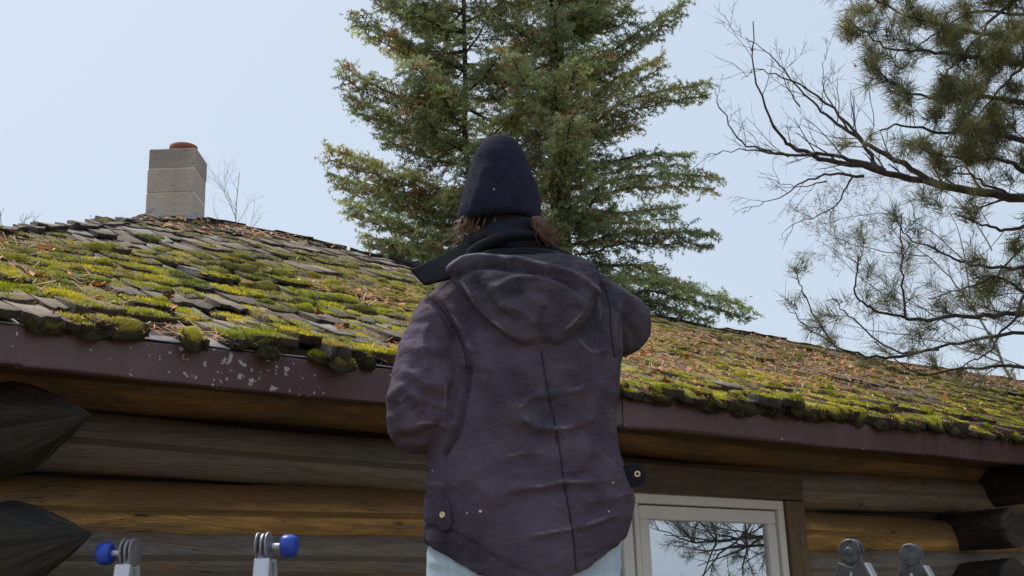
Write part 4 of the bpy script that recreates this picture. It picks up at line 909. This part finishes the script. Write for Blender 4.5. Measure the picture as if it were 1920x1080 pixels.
CR = [([(1015, 665), (1028, 740), (1045, 820), (1060, 920), (1075, 1010), (1080, 1080)], -.005, .007),
 ([(975, 768), (1000, 750), (1026, 745)], .008, .010), ([(1036, 742), (1060, 736), (1090, 728)], .006, .010),
 ([(985, 790), (1010, 806), (1042, 806)], .010, .010), ([(1048, 806), (1075, 800), (1105, 785)], .009, .010), ([(985, 805), (1010, 822), (1045, 824)], -.008, .012),
 ([(960, 920), (1010, 915), (1056, 904)], .008, .010), ([(1062, 905), (1085, 906), (1110, 905)], .008, .008), ([(1000, 1005), (1068, 992), (1110, 980), (1145, 966)], .008, .010), ([(960, 932), (1010, 928), (1056, 918)], -.006, .012),
 ([(1058, 918), (1100, 918), (1140, 912)], -.005, .012),
 ([(890, 650), (930, 720), (975, 790)], .012, .030), ([(880, 700), (910, 790), (925, 880)], -.010, .030), ([(1130, 700), (1110, 780), (1090, 850)], .007, .03), ([(880, 640), (905, 680), (920, 740)], -.006, .015),
 ([(868, 690), (868, 740), (858, 800), (830, 845)], -.022, .010),
 ([(1170, 545), (1158, 600), (1166, 650)], .007, .008), ([(860, 560), (880, 600), (893, 650)], -.006, .007), ([(800, 600), (790, 640), (800, 690)], .005, .010), ([(760, 770), (790, 762), (830, 770)], -.008, .008), ([(748, 752), (770, 742), (790, 750)], .007, .007), ([(820, 700), (835, 740), (830, 790)], .006, .009), ([(1085, 640), (1110, 660), (1140, 650)], .006, .009), ([(900, 700), (940, 715), (985, 712)], -.004, .009), ([(870, 900), (920, 925), (960, 930)], .004, .012), ([(1110, 860), (1090, 890), (1065, 900)], -.005, .008), ([(830, 840), (835, 900), (832, 945)], -.004, .006),
 # armhole seams
 ([(796, 548), (822, 570), (845, 605), (868, 650), (878, 690)], -.010, .010), ([(812, 540), (842, 568), (868, 610), (888, 655)], .008, .012), ([(1128, 520), (1142, 570), (1145, 620), (1150, 680)], -.010, .010), ([(1118, 540), (1128, 600), (1132, 650), (1142, 700)], .007, .011), ([(1160, 560), (1164, 610), (1160, 660)], -.007, .012),
 # sleeve folds at the elbow
 ([(735, 740), (755, 728), (775, 735), (790, 760)], .011, .013), ([(735, 762), (760, 752), (790, 780)], -.012, .014), ([(765, 700), (810, 720), (850, 700)], .008, .018), ([(775, 730), (820, 750), (860, 730)], -.009, .018), ([(760, 800), (800, 790), (850, 795)], .008, .015), ([(745, 640), (790, 655), (845, 640)], .006, .018), ([(770, 590), (800, 600), (840, 640)], -.006, .015), ([(775, 690), (800, 670), (840, 665)], -.006, .013), ([(740, 820), (790, 815), (840, 780)], -.007, .012),
 ([(1170, 570), (1195, 590), (1210, 620)], -.006, .012), ([(1165, 640), (1190, 640), (1210, 620)], .006, .014),
 # hem facing
 ([(800, 985), (850, 998), (900, 1030), (960, 1065), (1010, 1085)], -.005, .006), ([(1183, 975), (1170, 1010), (1130, 1035), (1080, 1055)], -.004, .006),
 ([(800, 900), (850, 905), (900, 880)], .005, .02), ([(1100, 840), (1140, 860), (1160, 880)], .006, .02), ([(1100, 940), (1140, 935), (1180, 920)], .006, .012), ([(1150, 905), (1170, 925), (1190, 945)], -.008, .012), ([(940, 860), (1000, 850), (1040, 860)], .005, .018)]
jk = remesh(j, 'jacket', CV, .005, 5, person, jacket_fn(CR))
# hood hanging down the back
hm_ = MB(); HR = [(652, 985, 1045, .02), (640, 955, 1075, .045), (615, 925, 1098, .060), (585, 898, 1112, .066), (555, 872, 1122, .066), (525, 850, 1128, .062), (503, 842, 1120, .056), (488, 850, 1095, .046), (477, 875, 1060, .03)]
loft(hm_, [ell(0, y, l, r, np.interp(y, [477, 500, 560, 652], [3.185, 3.135, 3.095, 3.085]), dp, e=2.2) for y, l, r, dp in HR])
HC = [([(846, 500), (880, 482), (930, 484), (1000, 500), (1070, 520), (1118, 548)], .014, .012), ([(846, 518), (890, 499), (940, 502), (1010, 520), (1080, 545)], -.014, .010), ([(930, 545), (985, 528), (1040, 540), (1085, 575)], .009, .014), ([(960, 560), (1010, 556), (1050, 590), (1052, 630)], -.011, .014), ([(870, 530), (900, 575), (945, 618), (985, 640)], .010, .012), ([(892, 530), (925, 580), (965, 612)], -.010, .012), ([(1100, 560), (1080, 600), (1040, 640)], .008, .012), ([(1018, 590), (1012, 620), (1020, 648)], -.008, .007), ([(940, 580), (975, 590), (1000, 610)], .007, .012), ([(1040, 515), (1070, 525), (1100, 545)], -.008, .01)]
remesh(hm_, 'hood', CV, .0045, 4, jk, jacket_fn(HC, .0035, 8))
# stand-up collar: rolled flaps left and right
cf = MB()
def sheet(mb, A, B, t, n=10, c=(1, 1, 1), smooth=True):
    A = catmull(A, n); B = catmull(B, n); m = len(A); V = np.concatenate([A, B, A+np.array([0, t, 0]), B+np.array([0, t, 0])]); i = np.arange(m-1)
    F = np.concatenate([np.stack([i, i+1, i+1+m, i+m], -1), np.stack([i+2*m, i+3*m, i+1+3*m, i+1+2*m], -1), np.stack([i, i+2*m, i+1+2*m, i+1], -1), np.stack([i+m, i+1+m, i+1+3*m, i+3*m], -1), [[0, m, 3*m, 2*m], [m-1, 3*m-1, 4*m-1, 2*m-1]]])
    mb.add(V, F, c, smooth)
sheet(cf, [at(768, 505, 3.14), at(805, 488, 3.15), at(850, 464, 3.18), at(892, 446, 3.22)], [at(795, 533, 3.12), at(832, 524, 3.12), at(872, 512, 3.13), at(905, 498, 3.15)], .02)
remesh(cf, 'collar', M['fleece'], .004, 2, jk); cf = MB()
sheet(cf, [at(1035, 462, 3.18), at(1062, 470, 3.15), at(1090, 488, 3.14), at(1122, 516, 3.16)], [at(1030, 482, 3.16), at(1058, 490, 3.14), at(1086, 508, 3.13), at(1116, 532, 3.15)], .02)
remesh(cf, 'collar', M['fleece'], .004, 2, jk)
# scarf: two soft rolls round the neck
sc_ = MB(); n0 = at(953, 452, 3.27)
def ringtube(cx_, cy_, cz_, rx, ry, r, tilt, tl2=0, n=26):
    t = np.linspace(0, 2*math.pi, n, endpoint=False); P = np.stack([cx_+rx*np.cos(t), cy_+ry*np.sin(t), cz_+tilt*np.cos(t)+tl2*np.sin(t)], -1); P = np.concatenate([P, P[:2]]); tube(sc_, P, r*(1+.12*np.sin(3*np.linspace(0, 6.28, len(P)))), 12)
ringtube(n0.x+.005, n0.y, at(953, 468, 3.27).z, .108, .095, .030, -.012, -.0); ringtube(n0.x+.01, n0.y+.01, at(953, 445, 3.27).z, .092, .085, .028, .012); ringtube(n0.x, n0.y+.02, at(953, 428, 3.27).z, .08, .075, .024, -.01)
tube(sc_, catmull([at(880, 478, 3.17), at(915, 455, 3.15), at(970, 440, 3.145), at(1030, 448, 3.17)], 6), .014, 10); tube(sc_, catmull([at(870, 490, 3.16), at(930, 478, 3.13), at(990, 472, 3.13), at(1045, 485, 3.15)], 6), .015, 10)
remesh(sc_, 'scarf', M['fleece'], .0045, 2, person, jacket_fn([([(880, 470), (930, 446), (1000, 436), (1040, 440)], -.008, .007), ([(875, 486), (930, 463), (1000, 458), (1048, 470)], -.008, .007)], .002, 5))
# beanie
ht = MB(); hy = [(424, 866, 1008), (416, 859, 1014), (400, 859, 1015), (375, 863, 1012), (345, 871, 1004), (318, 881, 992), (298, 886, 986), (280, 896, 977), (268, 905, 968), (260, 916, 957), (257, 928, 946)]
loft(ht, [ell(0, y, l, r, 3.285, (r-l)/2/2300*3.35*1.08, n=40, e=2.05) for y, l, r in hy])
hat = remesh(ht, 'beanie', M['navy'], .006, 1, person, jacket_fn([([(905, 285), (890, 330), (880, 370)], .003, .012), ([(945, 270), (968, 300), (985, 340)], -.004, .010), ([(862, 398), (936, 404), (1012, 396)], -.0025, .006), ([(935, 265), (925, 300), (930, 330)], -.003, .010)], .0022, 4))
hv = np.array([tuple(v_.co) for v_ in hat.data.vertices]); hn = np.array([tuple(v_.normal) for v_ in hat.data.vertices]); q = rng.integers(0, len(hv), 16000); fz = MB()
B = hv[q]+rng.normal(0, .002, (16000, 3)); d = hn[q]+rng.normal(0, .6, (16000, 3)); d /= np.linalg.norm(d, axis=1)[:, None]; s_ = np.cross(d, rng.normal(0, 1, (16000, 3))); s_ /= np.linalg.norm(s_, axis=1)[:, None]; L = rng.uniform(.002, .006, (16000, 1))
fz.add(np.stack([B-s_*.0004, B+s_*.0004, B+d*L], 1).reshape(-1, 3), np.arange(48000).reshape(-1, 3)); fz.build('wool_fuzz', mat('wool_fuzz', (.05, .055, .08), .95), hat)
lint = MB(); p = at(926, 355, 3.165); disc(lint, p, (0, 1, 0), .0022, .003, 8); lint.build('lint_speck', mat('white_lint', (.6, .6, .6), .9), person)
# hair strands below the hat
HS = (MB(), MB())
for k in range(230):
    s = -1 if k % 2 else 1; hr = HS[k % 2]
    x0 = (866 if s < 0 else 1011)+random.uniform(-3, 14)*-s; D = (3.26 if s < 0 else 3.185)+random.uniform(-.05, .05)
    p0 = at(x0, 408+random.uniform(-3, 3), D); ln = random.uniform(18, 55); ox = s*(random.uniform(-12, 8)+abs(random.gauss(0, 12)))
    if s > 0: ox += 16
    wv_ = random.gauss(0, 4); pts = catmull([p0, at(x0+ox*.25+wv_, 410+ln*.35, D-.01), at(x0+ox*.5-wv_, 410+ln*.68, D-.01), at(x0+ox*1.1+s*random.uniform(0, 10), 410+ln, D)], 4)
    tube(hr, pts, np.linspace(.0013, .0003, len(pts)), 4, cap=False)
for k in range(14):
    t = random.random(); hr = HS[t < .5]; x0 = 870+t*135; D = 3.19+.07*abs(t-.5)
    pts = catmull([at(x0, 408, D), at(x0+random.gauss(0, 5), 430, D+.005), at(x0+random.gauss(0, 8), 455, D+.02)], 4); tube(hr, pts, np.linspace(.003, .001, len(pts)), 4, cap=False)
for hr in HS: hr.build('hair', M['hair'], person)
# jeans
jn_ = MB(); TJ = [ell(0, y, l, r, 3.225, dp, e=2.3) for y, l, r, dp in ((1000, 806, 1166, .145), (1040, 800, 1164, .15), (1090, 797, 1162, .152), (1150, 800, 1160, .15), (1210, 806, 1158, .145))]
loft(jn_, TJ[::-1])
for s in (-1, 1):
    LG = catmull([(cx+s*.115, DP+.03, 1.84), (cx+s*.12, DP+.04, 1.7), (cx+s*.12, DP+.08, 1.48), (cx+s*.13, DP+.11, 1.12)], 6); tube(jn_, LG, np.linspace(.125, .075, len(LG)), 24)
remesh(jn_, 'trousers', M['jean'], .009, 2, person, jacket_fn([([(800, 1050), (850, 1060), (890, 1080)], .004, .008), ([(832, 1030), (836, 1080)], -.003, .005), ([(1100, 1080), (1140, 1070), (1175, 1062)], -.004, .006)], .003, 6))
for s in (-1, 1):
    bt = MB(); c0 = np.array([cx+s*.135, DP+.16, 1.03]); th = np.linspace(0, 6.2832, 24, endpoint=False)
    loft(bt, [np.stack([c0[0]+a*np.cos(th), c0[1]+o+b*np.sin(th), np.full(24, c0[2]+zz)], -1) for a, b, o, zz in ((.046, .14, 0, 0), (.052, .15, 0, .012), (.052, .15, 0, .03), (.048, .145, 0, .045), (.046, .11, -.035, .08), (.047, .06, -.075, .12), (.05, .058, -.08, .18))]); bt.build('boot', M['black'], person)
# snap tabs and little marks on the jacket
def surf(px, py, o, start=2.6):
    p = Vector((0, 0, CZ)); d = ray(px, py).normalized(); dgm = o.matrix_world
    ok, h, nn_, i_ = o.ray_cast(p-WL(o), d); return (h+WL(o), nn_) if ok else (at(px, py, 3.05), Vector((0, -1, 0)))
def tab(px, py, pw, ph, flap, rot=0):
    h, nn_ = surf(min(px, 1168), py, jk); 
    if px > 1168: h = at(px, py, 3.16); nn_ = Vector((-.1, -1, -.1)).normalized()
    s = 3.15/2300; x = nn_.cross(ZU).normalized()*-1; 
    if x.x < 0: x = -x
    y = nn_.cross(x).normalized(); 
    if y.z < 0: y = -y
    mb = MB(); th = np.linspace(0, 6.2832, 28, endpoint=False); e = 2.8; cr, sr = math.cos(rot), math.sin(rot)
    X_ = np.sign(np.cos(th))*np.abs(np.cos(th))**(2/e)*pw*s/2; Y_ = np.sign(np.sin(th))*np.abs(np.sin(th))**(2/e)*ph*s/2; X_, Y_ = X_*cr-Y_*sr, X_*sr+Y_*cr
    O = lambda k, z_: arr(h)+k*X_[:, None]*arr(x)+k*Y_[:, None]*arr(y)+arr(nn_)*z_
    loft(mb, [O(.96, -.004), O(1, .001), O(1, .006), O(.92, .009)][::1]); t_ = mb.build('snap_tab', M['fleece'] if flap else CV, jk)
    return t_, h, nn_
def snap(h, nn_, r, parent, off=.011):
    mb = MB(); nv = arr(nn_); a = np.cross(nv, [0, 0, 1.]); a /= np.linalg.norm(a); b = np.cross(nv, a); th = np.linspace(0, 6.2832, 18, endpoint=False)
    loft(mb, [arr(h)+nv*(off+z_)+rr*(np.cos(th)[:, None]*a+np.sin(th)[:, None]*b) for rr, z_ in ((r, -.002), (r, .001), (r*.8, .0025), (r*.45, .002), (r*.4, -.0005))]); return mb.build('snap', M['brass'], parent)
for px, py, pw, ph, fl_, rt, sx_, sy_ in ((834, 966, 32, 58, False, .12, 834, 965), (1184, 892, 52, 42, True, .15, 1195, 889)):
    t_, h, nn_ = tab(px, py, pw, ph, fl_, rt); h2 = h if sx_ == px else at(sx_, sy_, h.y); snap(h2, nn_, .0085, t_)
for px, py, r in ((901, 959, .004), (876, 962, .0022), (1149, 905, .003), (1141, 960, .0025), (812, 883, .002)):
    h, nn_ = surf(px, py, jk); snap(h, nn_, r, jk, .001)
# stitched seams
def seam(pts, r, m, name='seam', o=None, off=.0012):
    o = o or jk; W = []
    for p_ in catmull([(x, y, 0) for x, y in pts], 8): h, nn_ = surf(p_[0], p_[1], o); W.append(arr(h+nn_*off))
    mb = MB(); tube(mb, np.array(W), r, 5); return mb.build(name, m, jk)
bpy.context.view_layer.update()
seam([(1015, 662), (1028, 740), (1045, 820), (1060, 920), (1074, 1000), (1080, 1070)], .0014, M['stitch'])
seam([(800, 552), (822, 572), (845, 605), (868, 650), (876, 690)], .0013, M['stitch']); seam([(1130, 525), (1142, 570), (1146, 620), (1152, 670)], .0013, M['stitch'])
print('done')
